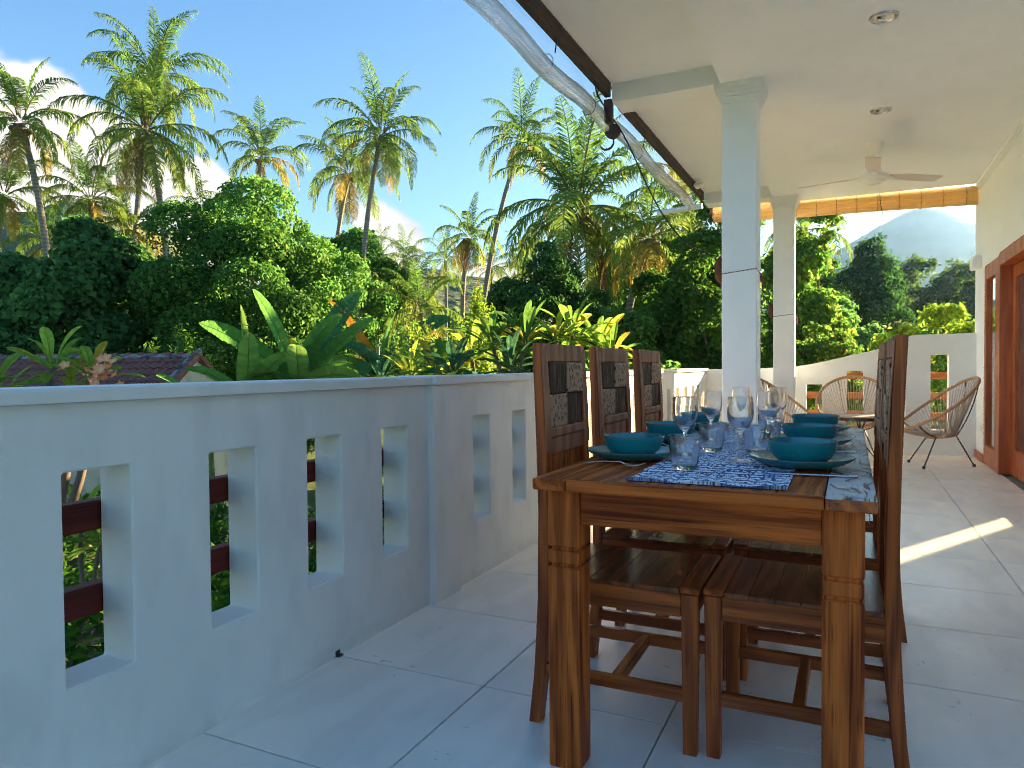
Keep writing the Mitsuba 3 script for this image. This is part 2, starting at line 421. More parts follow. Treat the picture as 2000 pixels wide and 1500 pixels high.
def column(y, label):
    c = thing('column', label, 'column')
    x0, x1 = -.815, -.582
    obj('shaft', box(x0, x1, y, y + .235, -.004, ZC - .13, .004), 'white_wall', c)
    cap = []
    for k, (z0, z1, o) in enumerate(((ZC - .13, ZC - .112, .010), (ZC - .112, ZC - .088, .017), (ZC - .088, ZC - .060, .028), (ZC - .060, ZC - .040, .036), (ZC - .040, ZC + .002, .047))):
        cap.append(box(x0 - o, x1 + o, y - o, y + .235 + o, z0, z1 - .0005, .004))
    obj('capital', cat(cap), 'trim_paint', c)
    return c


column(5.15, 'white square column beside the dining table, near one, with stepped capital')
column(8.83, 'white square column at the far end of the terrace, further one')

# balustrade on the left
op_y = [.19, .62, 1.05, 1.478, 1.89, 2.32, 3.076, 3.526, 3.96, 4.39, 4.82, 5.25, 5.94, 6.36, 6.78, 7.20, 7.61, 8.02, 8.43, 8.75]
poly = sg.box(-1.5, -.02, YE, .976)
for y in op_y:
    poly = poly.difference(rrect(y, y + (.178 if y < 6 else .15), .288, .806, .007))
bal = thing('balustrade', 'long grey white plastered balcony wall pierced by tall slots along the left side', 'balcony wall')
obj('wall', yz(slab(poly, .128, .005), XL - .128), 'railing_plaster', bal)
rs = np.random.RandomState(3)
ys = np.linspace(-1.5, YE + .02, 120)
capv = []
for y in ys:
    w = .0025 * (meshkit.fbm(np.array([[y * 3, 0, 0]]), 3)[0] - .5)
    capv.append([(XL + .026 + w, .974), (XL + .028 + w, 1.003 + w), (XL + .021, 1.010 + w), (XL - .150, 1.010), (XL - .155, 1.004), (XL - .153, .974)])
capv = np.array(capv); k = 6
v = np.concatenate([capv[:, :, :1], np.broadcast_to(ys[:, None, None], (120, 6, 1)), capv[:, :, 1:]], -1).reshape(-1, 3)
i, j = np.meshgrid(np.arange(119), np.arange(k), indexing='ij')
q = np.stack([i * k + j, (i + 1) * k + j, (i + 1) * k + (j + 1) % k, i * k + (j + 1) % k], -1).reshape(-1, 4)
ends = np.array([[0, 1, 2, 3], [0, 3, 4, 5]]); qe = np.vstack([q, ends, ends[:, ::-1] + 119 * k])
for y in (2.02, 3.98):
    obj('drain_hole', cat([box(XL - .002, XL + .003, y, y + .022, .002, .024, .001), box(XL, XL + .012, y + .004, y + .030, .0005, .006, .001)]), 'black_metal', bal)
obj('cap', (v, np.vstack([qe[:, [0, 1, 2]], qe[:, [0, 2, 3]]])), 'railing_plaster', bal)
for y in (2.66, 5.60):
    obj('pilaster', cat([box(XL - .15, XL + .028, y, y + .235, -.004, .972, .004), box(XL - .16, XL + .048, y - .004, y + .238, .972, 1.013, .004)]), 'railing_plaster', bal)
for z in (.625, .402):
    obj('slat', box(XL - .175, XL - .130, -1.5, YE + .1, z, z + .078, .003), 'slat_wood', bal)

# end wall with its rising top edge
prof = [(-1.72, .995), (-1.35, .998), (-.98, 1.005), (-.62, 1.022), (-.34, 1.067), (-.056, 1.133), (.22, 1.200), (.36, 1.238), (.507, 1.300), (.60, 1.355), (.655, 1.374), (1.30, 1.382)]
top = smooth_path(prof[:10], 40).tolist() + prof[10:]
poly = sg.Polygon([(-1.83, -.02), (1.40, -.02), (1.40, 1.382)] + top[::-1] + [(-1.83, .995)])
for x, z1 in ((-1.38, .80), (-.93, .80), (-.479, .803), (-.033, .962), (.40, 1.08), (.831, 1.145)):
    poly = poly.difference(rrect(x, x + .175, .288, z1, .006))
ew = thing('end_wall', 'white end wall with a wavy rising top edge and slotted openings', 'wall')
obj('wall', xz(slab(poly, .128, .005), YE + .128), 'white_wall', ew)
for z, a in ((.867, -.2), (.630, -1.83), (.404, -1.83)):
    obj('slat', box(a, 1.4, YE + .131, YE + .160, z, z + .078, .003), 'slat_wood_cross', ew)

# house on the right
hw = thing('house_wall', 'white house wall along the right side of the terrace with wooden glass doors', 'house wall')
poly = sg.Polygon([(1.7, -.02), (YE + .128, -.02), (YE + .128, 3.42), (1.7, 3.42)]).difference(sg.box(5.55, -.05, 8.78, 2.06))
obj('wall', yz(slab(poly, .16, .004), XR), 'house_wall_paint', hw)
mold = []
for o, z0, z1 in ((.014, 2.925, 2.945), (.024, 2.945, 2.962), (.038, 2.962, 3.001)):
    mold.append(box(XR - o, XR + .01, 3.45, 9.19, z0, z1 - .0006, .004))
obj('ceiling_moulding', cat(mold), 'trim_paint', hw)
obj('end_facade', xz(slab(sg.Polygon([(XR + .162, -3.3), (5.4, -3.3), (5.4, 3.42), (XR + .162, 3.42)]).difference(sg.box(2.975, .4, 3.18, 2.05)), .12), YE + .12), 'house_wall_paint', hw)
obj('far_facade', box(5.28, 5.4, 3.2, YE - .002, -3.3, 3.42), 'house_wall_paint', hw)
obj('room_floor', box(XR + .16, 5.28, 3.3, YE, -.25, -.002), 'dark_room', hw)
obj('partition', box(XR + .162, 5.28, 3.2, 3.3, -.25, 3.42), 'dark_room', hw)
obj('skirting_board', box(XR - .018, XR - .001, 8.80, YE - .004, .003, .088, .004), 'door_wood', hw)
so = obj('electrical_socket', cat([box(XR - .008, XR - .0005, 8.93, 9.00, .315, .40, .003), box(XR - .0095, XR - .008, 8.945, 8.985, .33, .385)]), 'white_plastic')
tag(so, 'small white wall socket low on the house wall behind the right woven chair', 'socket')
sc_ = obj('wall_lamp', cat([box(XR - .085, XR - .002, 9.02, 9.24, 2.06, 2.20, .006)]), 'white_wall')
tag(sc_, 'white box shaped wall lamp above the wooden door at the end of the house wall', 'wall lamp')
dr_ = thing('glass_door', 'reddish wooden sliding door with tall glass panes at the right edge', 'door')
d0, d1 = 7.95, 8.775
obj('side_panel', cat([box(XR - .012, XR + .05, d1 - .10, d1, .004, 2.05, .004), box(XR - .012, XR + .05, d0 + .075, d0 + .22, .004, 2.05, .004),
                       box(XR - .011, XR + .049, d0 + .22, d1 - .10, .004, .20, .004), box(XR - .011, XR + .049, d0 + .22, d1 - .10, 1.90, 2.05, .004)]), 'door_wood', dr_)
obj('pane', box(XR + .018, XR + .0181, d0 + .22, d1 - .10, .20, 1.90), 'pane_glass', dr_)
obj('post', box(XR - .014, XR + .125, d0 - .02, d0 + .073, .003, 2.06, .004), 'door_wood', dr_, label='dark red door post beside the narrow pane')
obj('lintel', box(XR - .02, XR + .14, 5.5, d0 - .022, 1.95, 2.075, .004), 'door_wood', dr_)
for a, b in ((6.72, 7.925), (5.60, 6.715)):
    lf = obj('leaf', cat([box(XR + .085, XR + .125, a, a + .11, .004, 1.94, .004), box(XR + .085, XR + .125, b - .11, b, .004, 1.94, .004),
                          box(XR + .086, XR + .124, a + .11, b - .11, .004, .257, .004), box(XR + .086, XR + .124, a + .11, b - .11, 1.83, 1.94, .004)]), 'door_wood', dr_)
    obj('pane', box(XR + .104, XR + .1041, a + .11, b - .11, .257, 1.83), 'pane_glass', lf)

# eave: dark board, rolled clear blinds, ropes, pipe
eb = obj('eave_board', cat([box(-1.645, -1.601, 3.3, 5.10, ZC + .035, 3.2, .003), box(-1.640, -1.601, 5.39, 8.80, ZC + .045, 3.2, .003)]), 'eave_board_wood')
tag(eb, 'dark brown board along the eave above the balcony wall', 'eave board')
obj('bracket', box(-1.66, -1.602, 5.11, 5.17, ZC - .14, ZC + .03, .003), 'eave_board_wood', eb)


def plastic_roll(y0, y1, zc, label, seed):
    t = thing('clear_blind', label, 'blind')
    n, m = 90, 110
    yy = np.linspace(y0, y1, n)[:, None]; s = np.linspace(0, 1, m)[None, :]
    turns = 1.9
    a = 2 * PI * turns * s + .2
    P3 = np.stack([yy * 1.1 + 0 * s, np.cos(a) * 1.2 + 0 * yy, np.sin(a) * 1.2 + s + 0 * yy], -1)
    w = meshkit.fbm(P3 * np.array([1.5, 1.6, 1.6]), 4, seed) - .5; w2 = meshkit.fbm(P3 * np.array([.9, 3.5, 3.5]) + 9, 3, seed) - .5
    sag = .018 * np.sin((yy - y0) / (y1 - y0) * PI * 3) + .03 * (meshkit.fbm(np.stack([yy * .8, 0 * yy, 0 * yy], -1), 3, seed) - .5)
    r = .056 - .012 * s + .028 * w + .020 * w2
    x = -1.685 + r * np.cos(a) * .8; z = zc + sag + r * np.sin(a) * 1.15
    v = np.stack([x, yy + 0 * x, z], -1).reshape(-1, 3)
    i, j = np.meshgrid(np.arange(n - 1), np.arange(m - 1), indexing='ij')
    q = np.stack([i * m + j, i * m + j + 1, (i + 1) * m + j + 1, (i + 1) * m + j], -1).reshape(-1, 4)
    obj('roll', (v, np.vstack([q[:, [0, 1, 2]], q[:, [0, 2, 3]]])), 'clear_plastic', t, smooth=True)
    # the sheet that still hangs between board and roll
    sx, ss = np.meshgrid(np.linspace(y0, y1, 60), np.linspace(0, 1, 8), indexing='ij')
    wv = meshkit.fbm(np.stack([sx * 2, ss * 2, 0 * sx], -1), 3, seed + 5) - .5
    zt = ZC + .06
    v = np.stack([-1.650 - .045 * ss + .05 * wv * ss, sx, zt + (zc + .05 - zt) * ss], -1).reshape(-1, 3)
    i, j = np.meshgrid(np.arange(59), np.arange(7), indexing='ij')
    q = np.stack([i * 8 + j, i * 8 + j + 1, (i + 1) * 8 + j + 1, (i + 1) * 8 + j], -1).reshape(-1, 4)
    obj('hanging_sheet', (v, np.vstack([q[:, [0, 1, 2]], q[:, [0, 2, 3]]])), 'clear_sheet', t, smooth=True)
    return t


b1 = plastic_roll(2.95, 5.22, 2.885, 'clear plastic blind rolled up under the eave, nearer and longer roll', 3)
b2 = plastic_roll(5.45, 8.45, 2.915, 'clear plastic blind rolled up under the eave, further roll by the far end', 8)
ring = lambda c, r, a0, a1, ax: [np.asarray(c) + r * (math.cos(t) * np.asarray(ax[0]) + math.sin(t) * np.asarray(ax[1])) for t in np.linspace(a0, a1, 16)]
for y, t in ((4.05, b1), (4.85, b1), (6.1, b2)):
    obj('tie', cat([tube(ring((-1.685, y, 2.90), .062, 0, 2 * PI, ((.8, 0, 0), (0, .15, 1))), .0022, 5, closed=True), tube([(-1.645, y - .01, ZC + .20), (-1.60, y, ZC + .12), (-1.63, y + .02, 2.96)], .004, 5)]), 'dark_cord', t)
dd = (0, .35, 1)
pl = thing('blind_pulley', 'dark brown wooden pulley disc and hook at the end of the nearer clear blind', 'pulley')
cc = np.array([-1.66, 5.33, 2.86])
obj('disc', xf(lathe([(0, -.03), (.052, -.03), (.058, -.022), (.050, 0), (.058, .022), (.052, .03), (0, .03)], 24), trimesh.transformations.translation_matrix(cc) @ rot([1, 0, 0], PI / 2 + .2)), 'brown_leather', pl, smooth=40)
obj('hook', tube(ring(cc + [-.045, -.01, -.085], .055, -2.9, .5, ((1, 0, 0), (0, .2, 1))), [.004 + .005 * math.sin(t * PI / 15) for t in range(16)], 6), 'brown_leather', pl)
rp = obj('blind_rope', cat([tube(smooth_path([(-1.605, 4.75, 3.03), (-1.63, 5.2, 2.93), (-1.60, 5.36, 2.86), (-1.33, 5.35, 2.28), (-.86, 5.26, 1.83)], 30), .0055, 5)]), 'dark_cord')
tag(rp, 'black rope slanting down from the nearer clear blind to the near column', 'rope')
rp = obj('blind_rope', tube(smooth_path([(-1.61, 8.55, 3.02), (-1.45, 8.70, 2.72), (-.84, 8.84, 1.75)], 20), .0055, 5), 'dark_cord')
tag(rp, 'black rope from the far end of the eave down to the further column', 'rope')
_ico = (np.array(trimesh.creation.icosphere(3).vertices), np.array(trimesh.creation.icosphere(3).faces))
rb_ = obj('rope_bundle', move((_ico[0] * np.array([.040, .05, .095]) * (1 + .25 * (meshkit.fbm(_ico[0] * 3, 3) - .5))[:, None], _ico[1]), (-.845, 5.27, 1.735)), 'coir', smooth=True)
tag(rb_, 'dark red brown coil of rope hung on the left side of the near column', 'rope bundle')
rb2 = obj('rope_bundle', move((_ico[0] * np.array([.036, .045, .085]) * (1 + .25 * (meshkit.fbm(_ico[0] * 3 + 7, 3) - .5))[:, None], _ico[1]), (-.845, 8.95, 1.69)), 'coir', smooth=True)
tag(rb2, 'dark red brown coil of rope hung on the left side of the further column', 'rope bundle')
for y, z, lb in ((5.15, 1.70, 'thin reddish string tied around the near column'), (8.83, 1.62, 'thin reddish string tied around the further column')):
    e = .0025
    s_ = obj('column_string', cat([tube([(-.815 - e, y - e, z - .012), (-.582 + e, y - e, z + .012), (-.582 + e, y + .235 + e, z - .004), (-.815 - e, y + .235 + e, z), (-.815 - e, y - e, z - .012)], .0028, 5),
                                   tube([(-.580, y + .22, z), (-.565, y + .235, z - .03), (-.572, y + .235, z - .10)], .005, 5), tube([(-.575, y + .2, z - .02), (-.570, y + .19, z - .06)], .008, 5)]), 'red_string')
    tag(s_, lb, 'string')
pp = obj('drain_pipe', tube([(-2.22, 9.0, 2.985), (-1.66, 9.0, 3.02)], .034, 16), 'white_plastic', smooth=40)
tag(pp, 'short white plastic pipe sticking out from the far end of the eave', 'pipe')
ce = obj('eave_light', xf(lathe([(0, 0), (.03, .0), (.055, .03), (.06, .05), (0, .05)], 20), trimesh.transformations.translation_matrix([-1.55, 8.2, 3.05]) @ rot([1, 0, 0], .5)), 'white_plastic', smooth=40)
tag(ce, 'small grey fitting at the far end of the dark eave board', 'fitting')

# bamboo blind
bb = thing('bamboo_blind', 'rolled orange bamboo blind hanging across the far end of the terrace', 'blind')
rods, rs = [], np.random.RandomState(5)
L0, L1 = -1.57, 1.262
z_of = lambda x: 2.872 - (x - L0) / (L1 - L0) * .075
bend = lambda x: .006 * np.sin(x * 2.1)
for k in range(60):
    a = 2 * PI * k / 60; r = .098 + .0018 * rs.randn()
    xs = np.linspace(L0 + .02 * rs.rand(), L1 - .012 * rs.rand(), 7)
    rods.append(tube(np.stack([xs, 9.40 - .11 + r * .9 * np.cos(a) + .0008 * rs.randn(7), z_of(xs) + .09 + r * np.sin(a) + .0009 * rs.randn(7) + bend(xs)], 1), .0058, 5))
obj('bamboo_rods', cat(rods), 'bamboo', bb, smooth=True, kind='stuff')
for x in np.linspace(-1.45, 1.15, 13):
    a = np.linspace(0, 2 * PI, 20)
    obj('binding_cord', tube(np.stack([0 * a + x, 9.29 + .096 * np.cos(a), z_of(x) + .09 + .107 * np.sin(a)], 1), .0022, 4), 'dark_cord', bb)
obj('end_roll', xf(lathe([(0, -.015), (.088, -.015), (.09, 0), (.088, .015), (0, .015)], 24), trimesh.transformations.translation_matrix([L0 - .02, 9.29, z_of(L0) + .09]) @ rot([0, 1, 0], PI / 2)), 'brown_leather', bb, smooth=40)
obj('pull_rope', tube([(.30, 9.17, 2.99), (.31, 9.175, 2.86), (.335, 9.19, 2.75)], .004, 5), 'dark_cord', bb)

# downlights and fan
for (x, y), lb in (((.166, 4.55), 'round recessed ceiling downlight nearer to the viewer, at the top edge'), ((.210, 6.20), 'round recessed ceiling downlight further off, above the fan')):
    t = thing('downlight', lb, 'downlight')
    P0 = trimesh.transformations.translation_matrix([x, y, ZC])
    obj('trim_ring', xf(lathe([(.052, .002), (.052, -.004), (.060, -.011), (.070, -.010), (.076, -.002), (.076, .002)], 40), P0), 'steel', t, smooth=40)
    obj('reflector', xf(lathe([(.052, -.003), (.046, .004 - .006), (.03, -.0015), (0, -.001)], 40), P0), 'lamp_reflector', t, smooth=30)
    obj('bulb', xf(lathe([(0, -.014), (.010, -.013), (.013, -.008), (.013, -.002), (0, -.002)], 16), P0), 'white_plastic', t, smooth=40)
    obj('bulb_clip', cat([move(box(-.034, -.012, -.006, .006, -.007, -.003, .001), (x, y, ZC)), move(box(-.006, .008, .014, .03, -.007, -.003, .001), (x, y, ZC))]), 'black_metal', t)
fx, fy = .19, 7.10
fan = thing('ceiling_fan', 'white three bladed ceiling fan hanging from the ceiling', 'fan')
P0 = trimesh.transformations.translation_matrix([fx, fy, 0])
obj('canopy', xf(lathe([(0, 3.001), (.072, 3.001), (.072, 2.985), (.066, 2.975), (.044, 2.90), (.040, 2.888), (0, 2.888)], 32), P0), 'white_plastic', fan, smooth=40)
P1 = trimesh.transformations.translation_matrix([fx, fy, -.055])
obj('rod', xf(lathe([(0, 2.96), (.011, 2.96), (.011, 2.86), (.028, 2.85), (.030, 2.80), (0, 2.80)], 20), P1), 'white_plastic', fan, smooth=40)
obj('motor', xf(lathe([(0, 2.835), (.05, 2.833), (.058, 2.82), (.060, 2.79), (.088, 2.785), (.112, 2.772), (.118, 2.752), (.112, 2.735), (.086, 2.722), (.080, 2.708), (.056, 2.700), (.050, 2.690), (0, 2.688)], 40), P1), 'white_plastic', fan, smooth=35)
for ang in (140, 10, -118):
    a = math.radians(ang) + YAW
    bl = slab(sg.Polygon([(0, -.045), (.18, -.068), (.52, -.062), (.535, -.04), (.535, .05), (.52, .062), (.18, .052), (0, .040)]), .006, .002)
    bl = xf(bl, rot([1, 0, 0], math.radians(-11))); bl = move(bl, (.115, 0, 2.765)); bl = xf(bl, rot([0, 0, 1], a))
    obj('blade', move(bl, (fx, fy, -.055)), 'fan_blade_paint', fan)
    ar = move(box(.09, .20, -.02, .02, 2.757, 2.764, .002), (0, 0, 0)); obj('blade_arm', move(xf(ar, rot([0, 0, 1], a)), (fx, fy, -.055)), 'white_plastic', fan)

# ------------------------------------------------------------------ dining table
ZT = .765
tx0, tx1, ty0, ty1 = -.733, .053, 1.652, 3.50
tb = thing('dining_table', 'long rustic teak dining table laid for six people', 'table')
TH = .030
obj('plank', box(tx0, tx0 + .088, ty0, ty1, ZT - TH, ZT, .0035), 'teak_y', tb, label='left edge plank of the table top')
obj('plank', box(tx1 - .100, tx1, ty0, ty1, ZT - TH, ZT, .0035), 'worn_plank', tb, label='weathered grey right edge plank with open grain')
ex0, ex1 = tx0 + .0905, tx1 - .1025
for a, b in ((ty0 + .001, ty0 + .028), (ty1 - .10, ty1 - .001)): obj('end_plank', box(ex0, ex1, a, b, ZT - TH, ZT - .001, .003), 'teak_x', tb)
n = 6; w = (ex1 - ex0) / n
for k in range(n): obj('plank', box(ex0 + k * w + .0008, ex0 + (k + 1) * w - .0008, ty0 + .030, ty1 - .102, ZT - TH, ZT - .0015, .0025), 'teak_y', tb)


def table_leg(x, y, s):
    w = .086
    top = box(x, x + w, y, y + w, .581, ZT - TH - .001, .004)
    mid = box(x + .001, x + w - .001, y + .001, y + w - .001, .538, .5715, .003)
    neck = box(x + .009, x + w - .009, y + .009, y + w - .009, .52, .60, 0)
    low = box(x, x + w, y, y + w, 0.0, .529, .004)
    lg = obj('leg', cat([top, mid, neck, low]), 'teak_z', tb)
    return lg


for x in (-.711, -.055):
    for y in (1.700, 3.37): table_leg(x, y, 1)
obj('apron', box(-.626, -.054, 1.712, 1.735, .642, ZT - TH - .001, .003), 'teak_x', tb, label='front apron board between the two near legs')
obj('apron', box(-.626, -.054, 3.415, 3.44, .642, ZT - TH - .001, .003), 'teak_x', tb)
for x in (-.70, .000): obj('apron', box(x, x + .022, 1.785, 3.371, .642, ZT - TH - .001, .003), 'teak_y', tb)

# ------------------------------------------------------------------ dining chairs (local: x forward, y across, z up)
CW, SD = .385, .462


def post_mesh(y):
    zs = np.array([0, .06, .14, .24, .36, .48, .62, .80, 1.0, 1.10, 1.118])
    xs = np.interp(zs, [0, .15, .36, .62, .9, 1.118], [-.030, -.012, 0.0, .004, -.002, -.012])
    th = np.interp(zs, [0, .4, 1.118], [.034, .034, .027])
    w = .046
    v, f = [], []
    for x, z, t in zip(xs, zs, th):
        c = .003
        e = c if z < 1.11 else .009
        v += [(x + e, y, z), (x + t - e, y, z), (x + t, y + e, z), (x + t, y + w - e, z), (x + t - e, y + w, z), (x + e, y + w, z), (x, y + w - e, z), (x, y + e, z)]
    v = np.array(v); n = len(zs)
    i, j = np.meshgrid(np.arange(n - 1), np.arange(8), indexing='ij')
    q = np.stack([i * 8 + j, i * 8 + (j + 1) % 8, (i + 1) * 8 + (j + 1) % 8, (i + 1) * 8 + j], -1).reshape(-1, 4)
    f = np.vstack([q[:, [0, 1, 2]], q[:, [0, 2, 3]]])
    k = np.arange(1, 7)
    f = np.vstack([f, np.stack([0 * k, k + 1, k], -1), np.stack([0 * k, k, k + 1], -1) + (n - 1) * 8])
    return v, f


def taper_leg(x, y, w0, w1, h):
    a, b = w0 / 2, w1 / 2
    v = []
    for s, z in ((b, 0), (b, .003), (a, h)):
        c = .003
        for dx, dy in ((-s + c, -s), (s - c, -s), (s, -s + c), (s, s - c), (s - c, s), (-s + c, s), (-s, s - c), (-s, -s + c)): v.append((x + dx, y + dy, z))
    m = trimesh.convex.convex_hull(np.array(v)); return np.array(m.vertices), np.array(m.faces)


def pf(y, z):
    return np.interp(z, [0, .15, .36, .62, .9, 1.118], [-.030, -.012, 0.0, .004, -.002, -.012])


chair_parts = []


def cp(name, mesh, material, smooth=False, sub=None):
    chair_parts.append((name, mikit.ply(mesh, material, smooth=smooth), sub))


cp('back_post', post_mesh(0), 'chair_wood_z'); cp('back_post', post_mesh(CW - .046), 'chair_wood_z')
y0, y1 = .047, CW - .047
cp('top_rail', box(-.010, .019, y0, y1, 1.062, 1.117, .004), 'chair_back_wood')
cp('ledge_rail', box(-.004, .033, y0, y1, .838, .866, .004), 'chair_back_wood')
cp('lower_rail', box(.002, .026, y0, y1, .786, .836, .003), 'chair_back_wood')
ym, zm = (y0 + y1) / 2, .966
for k, (a, b, c, d, mt) in enumerate(((y0, ym, zm, 1.0625, 'carved_dark'), (ym, y1, zm, 1.0625, 'carved_light'), (y0, ym, .8655, zm, 'carved_light'), (ym, y1, .8655, zm, 'carved_dark'))):
    cp('carved_panel', box(-.004, .024 + (.003 if 'light' in mt else 0), a + .001, b - .001, c + .001, d - .001, .003), mt)
for s in (0, 1):   # frame faces over the posts, turned to the sitter
    yy = .001 if s == 0 else CW - .047
    zz = np.linspace(.80, 1.105, 8); v = []
    for z in zz:
        x = pf(0, z) + np.interp(z, [0, .4, 1.118], [.034, .034, .027])
        v += [(x + .0005, yy, z), (x + .003, yy + .003, z), (x + .003, yy + .043, z), (x + .0005, yy + .046, z)]
    v = np.array(v); i, j = np.meshgrid(np.arange(7), np.arange(3), indexing='ij')
    q = np.stack([i * 4 + j, i * 4 + j + 1, (i + 1) * 4 + j + 1, (i + 1) * 4 + j], -1).reshape(-1, 4)
    cp('frame_face', (v, np.vstack([q[:, [0, 1, 2]], q[:, [0, 2, 3]]])), 'chair_back_wood')
n = 6; pitch = (y1 - y0) / n
for k in range(n): cp('back_slat', box(.004, .022, y0 + (k + .22) * pitch, y0 + (k + .80) * pitch, .452, .788, .003), 'chair_wood_z')
xf0, xf1 = .035, SD
for k in range(6):
    w = (xf1 - .05 - xf0) / 6; cp('seat_board', box(xf0 + k * w + .0006, xf0 + (k + 1) * w - .0004, .004, CW - .004, .436, .450 - .003 * math.sin((k + .5) / 6 * PI), .0008), 'seat_wood')
cp('front_seat_rail', box(xf1 - .049, xf1 + .004, .002, CW - .002, .434, .454, .005), 'chair_wood_y')
for y in (.004, CW - .028): cp('seat_apron', box(.030, SD - .045, y, y + .024, .372, .4355, .002), 'chair_wood_x')
cp('seat_apron', box(SD - .030, SD - .006, .042, CW - .042, .372, .4335, .002), 'chair_wood_y'); cp('seat_apron', box(.006, .028, .047, CW - .047, .380, .435, .002), 'chair_wood_y')
for y in (.022, CW - .022): cp('front_leg', taper_leg(SD - .022, y, .044, .036, .4345), 'chair_wood_z')
for y in (.008, CW - .032): cp('side_stretcher', box(.0, SD - .036, y, y + .022, .140, .176, .003), 'chair_wood_x')
cp('cross_stretcher', box(.215, .245, .030, CW - .030, .141, .175, .003), 'chair_wood_y')


def chair(x, y, flip, label, group):
    k = thing('dining_chair', label, 'chair', group)
    M = T().translate([x, y, 0]) @ (T().rotate([0, 0, 1], flip))
    for name, d, sub in chair_parts: obj(name, {**d, 'to_world': M}, None, k)
    return k


G = 'high backed chairs around the dining table'
for (x, y, a), lb in zip(((-.826, 1.893, 0.4), (-.831, 2.402, -.6), (-.828, 2.955, .4)),
                      ('carved high back wooden chair, nearest of the row against the balcony wall side', 'carved high back wooden chair, middle of the row on the balcony wall side', 'carved high back wooden chair, furthest of the row on the balcony wall side')): chair(x, y, a, lb, G)
for (x, y, a), lb in zip(((.113, 2.296, 180), (.110, 2.82, 180.8), (.172, 3.40, 179.4)),
                      ('dark wooden chair with curved back post, nearest on the right of the table', 'dark wooden chair, middle one on the right of the table', 'dark wooden chair, furthest on the right of the table')): chair(x, y, a, lb, G)

# ------------------------------------------------------------------ table setting
rn, m = 90, 34
yy, ss = np.meshgrid(np.linspace(1.708, 3.49, rn), np.linspace(0, 1, m), indexing='ij')
wob = (meshkit.fbm(np.stack([yy * 5, ss * 2, 0 * yy], -1), 3, 2) - .5)
xx = -.502 + .372 * ss + .012 * wob + .02 * (yy - 1.7)*0
zz = ZT + .0022 + .0045 * np.clip(meshkit.fbm(np.stack([yy * 9, ss * 3.2, 0 * yy], -1), 3, 6) - .42, 0, 1) * 2 + .004 * np.exp(-((yy - 1.708) / .02) ** 2) * (1 + np.sin(ss * 15))
yy2 = yy + .006 * (meshkit.fbm(np.stack([ss * 6, 0 * ss, 0 * ss], -1), 3, 7) - .5) + .008 * (ss - .5) * 0
topv = np.stack([xx, yy2, zz], -1).reshape(-1, 3); botv = topv.copy(); botv[:, 2] = ZT + .0004
i, j = np.meshgrid(np.arange(rn - 1), np.arange(m - 1), indexing='ij')
q = np.stack([i * m + j, (i + 1) * m + j, (i + 1) * m + j + 1, i * m + j + 1], -1).reshape(-1, 4)
ed = [(k, k + 1) for k in range(m - 1)] + [(k * m + m - 1, (k + 1) * m + m - 1) for k in range(rn - 1)] + [((rn - 1) * m + k + 1, (rn - 1) * m + k) for k in range(m - 1)] + [((k + 1) * m, k * m) for k in range(rn - 1)]
N = rn * m; qe = np.array([(a, b, b + N, a + N) for a, b in ed])
q = np.vstack([q[:, ::-1], (q + N), qe])
run = obj('table_runner', (np.vstack([topv, botv]), np.vstack([q[:, [0, 1, 2]], q[:, [0, 2, 3]]])), 'runner_cloth', smooth=40)
tag(run, 'blue and white patterned woven runner along the middle of the dining table', 'table runner')

plate_prof = [(0, .004), (.05, .004), (.082, .005), (.108, .012), (.128, .0215), (.134, .0255), (.1365, .0252), (.1365, .0235), (.131, .0185), (.112, .008), (.088, .001), (.070, .0), (0, .0)]
bowl_prof = [(0, .006), (.035, .007), (.060, .014), (.078, .033), (.0865, .056), (.0885, .0625), (.0905, .0632), (.092, .062), (.0905, .055), (.0825, .030), (.066, .009), (.048, .002), (.040, 0), (0, 0)]
plate_ply = mikit.ply(lathe(plate_prof, 72), 'teal_ceramic', smooth=50); bowl_ply = mikit.ply(lathe(bowl_prof, 64), 'teal_ceramic', smooth=50)
prim = mikit.ply(tube([(.1352 * math.cos(t), .1352 * math.sin(t), .0250) for t in np.arange(72) * 2 * PI / 72], .0017, 6, closed=True), 'ceramic_rim', smooth=True)
brim = mikit.ply(tube([(.0902 * math.cos(t), .0902 * math.sin(t), .0626) for t in np.arange(64) * 2 * PI / 64], .0016, 6, closed=True), 'ceramic_rim', smooth=True)
tum_prof = [(0, .012), (.026, .012), (.031, .016), (.0425, .088), (.0435, .090), (.0450, .0895), (.0452, .087), (.0345, .012), (.034, .004), (.031, .0), (0, .0)]
tum_ply = mikit.ply(lathe(tum_prof, 56), 'glass', smooth=50)
wine_prof = [(0, .092), (.010, .094), (.022, .102), (.032, .118), (.0362, .138), (.0355, .160), (.0325, .184), (.0328, .1852), (.0338, .1848), (.0372, .160), (.0380, .138), (.0335, .115), (.022, .097), (.010, .087), (.0055, .080), (.0042, .060), (.0042, .030), (.006, .014), (.014, .006), (.032, .0025), (.034, .0012), (.033, 0), (0, 0)]
wine_ply = mikit.ply(lathe(wine_prof, 56), 'glass', smooth=50)
fork_o = sg.Polygon([(-.0105, 0), (-.0105, .040), (-.0095, .048), (-.004, .060), (-.003, .075), (-.0035, .12), (-.0065, .175), (-.005, .188), (0, .191), (.005, .188), (.0065, .175), (.0035, .12), (.003, .075), (.004, .060), (.0095, .048), (.0105, .040), (.0105, 0), (.0080, 0), (.0072, .036), (.0048, .036), (.0042, 0), (.0018, 0), (.0012, .036), (-.0012, .036), (-.0018, 0), (-.0042, 0), (-.0048, .036), (-.0072, .036), (-.0080, 0)])


def bent(m, pts):
    v = m[0].copy(); v[:, 2] += np.interp(v[:, 1], *zip(*pts)); return v, m[1]


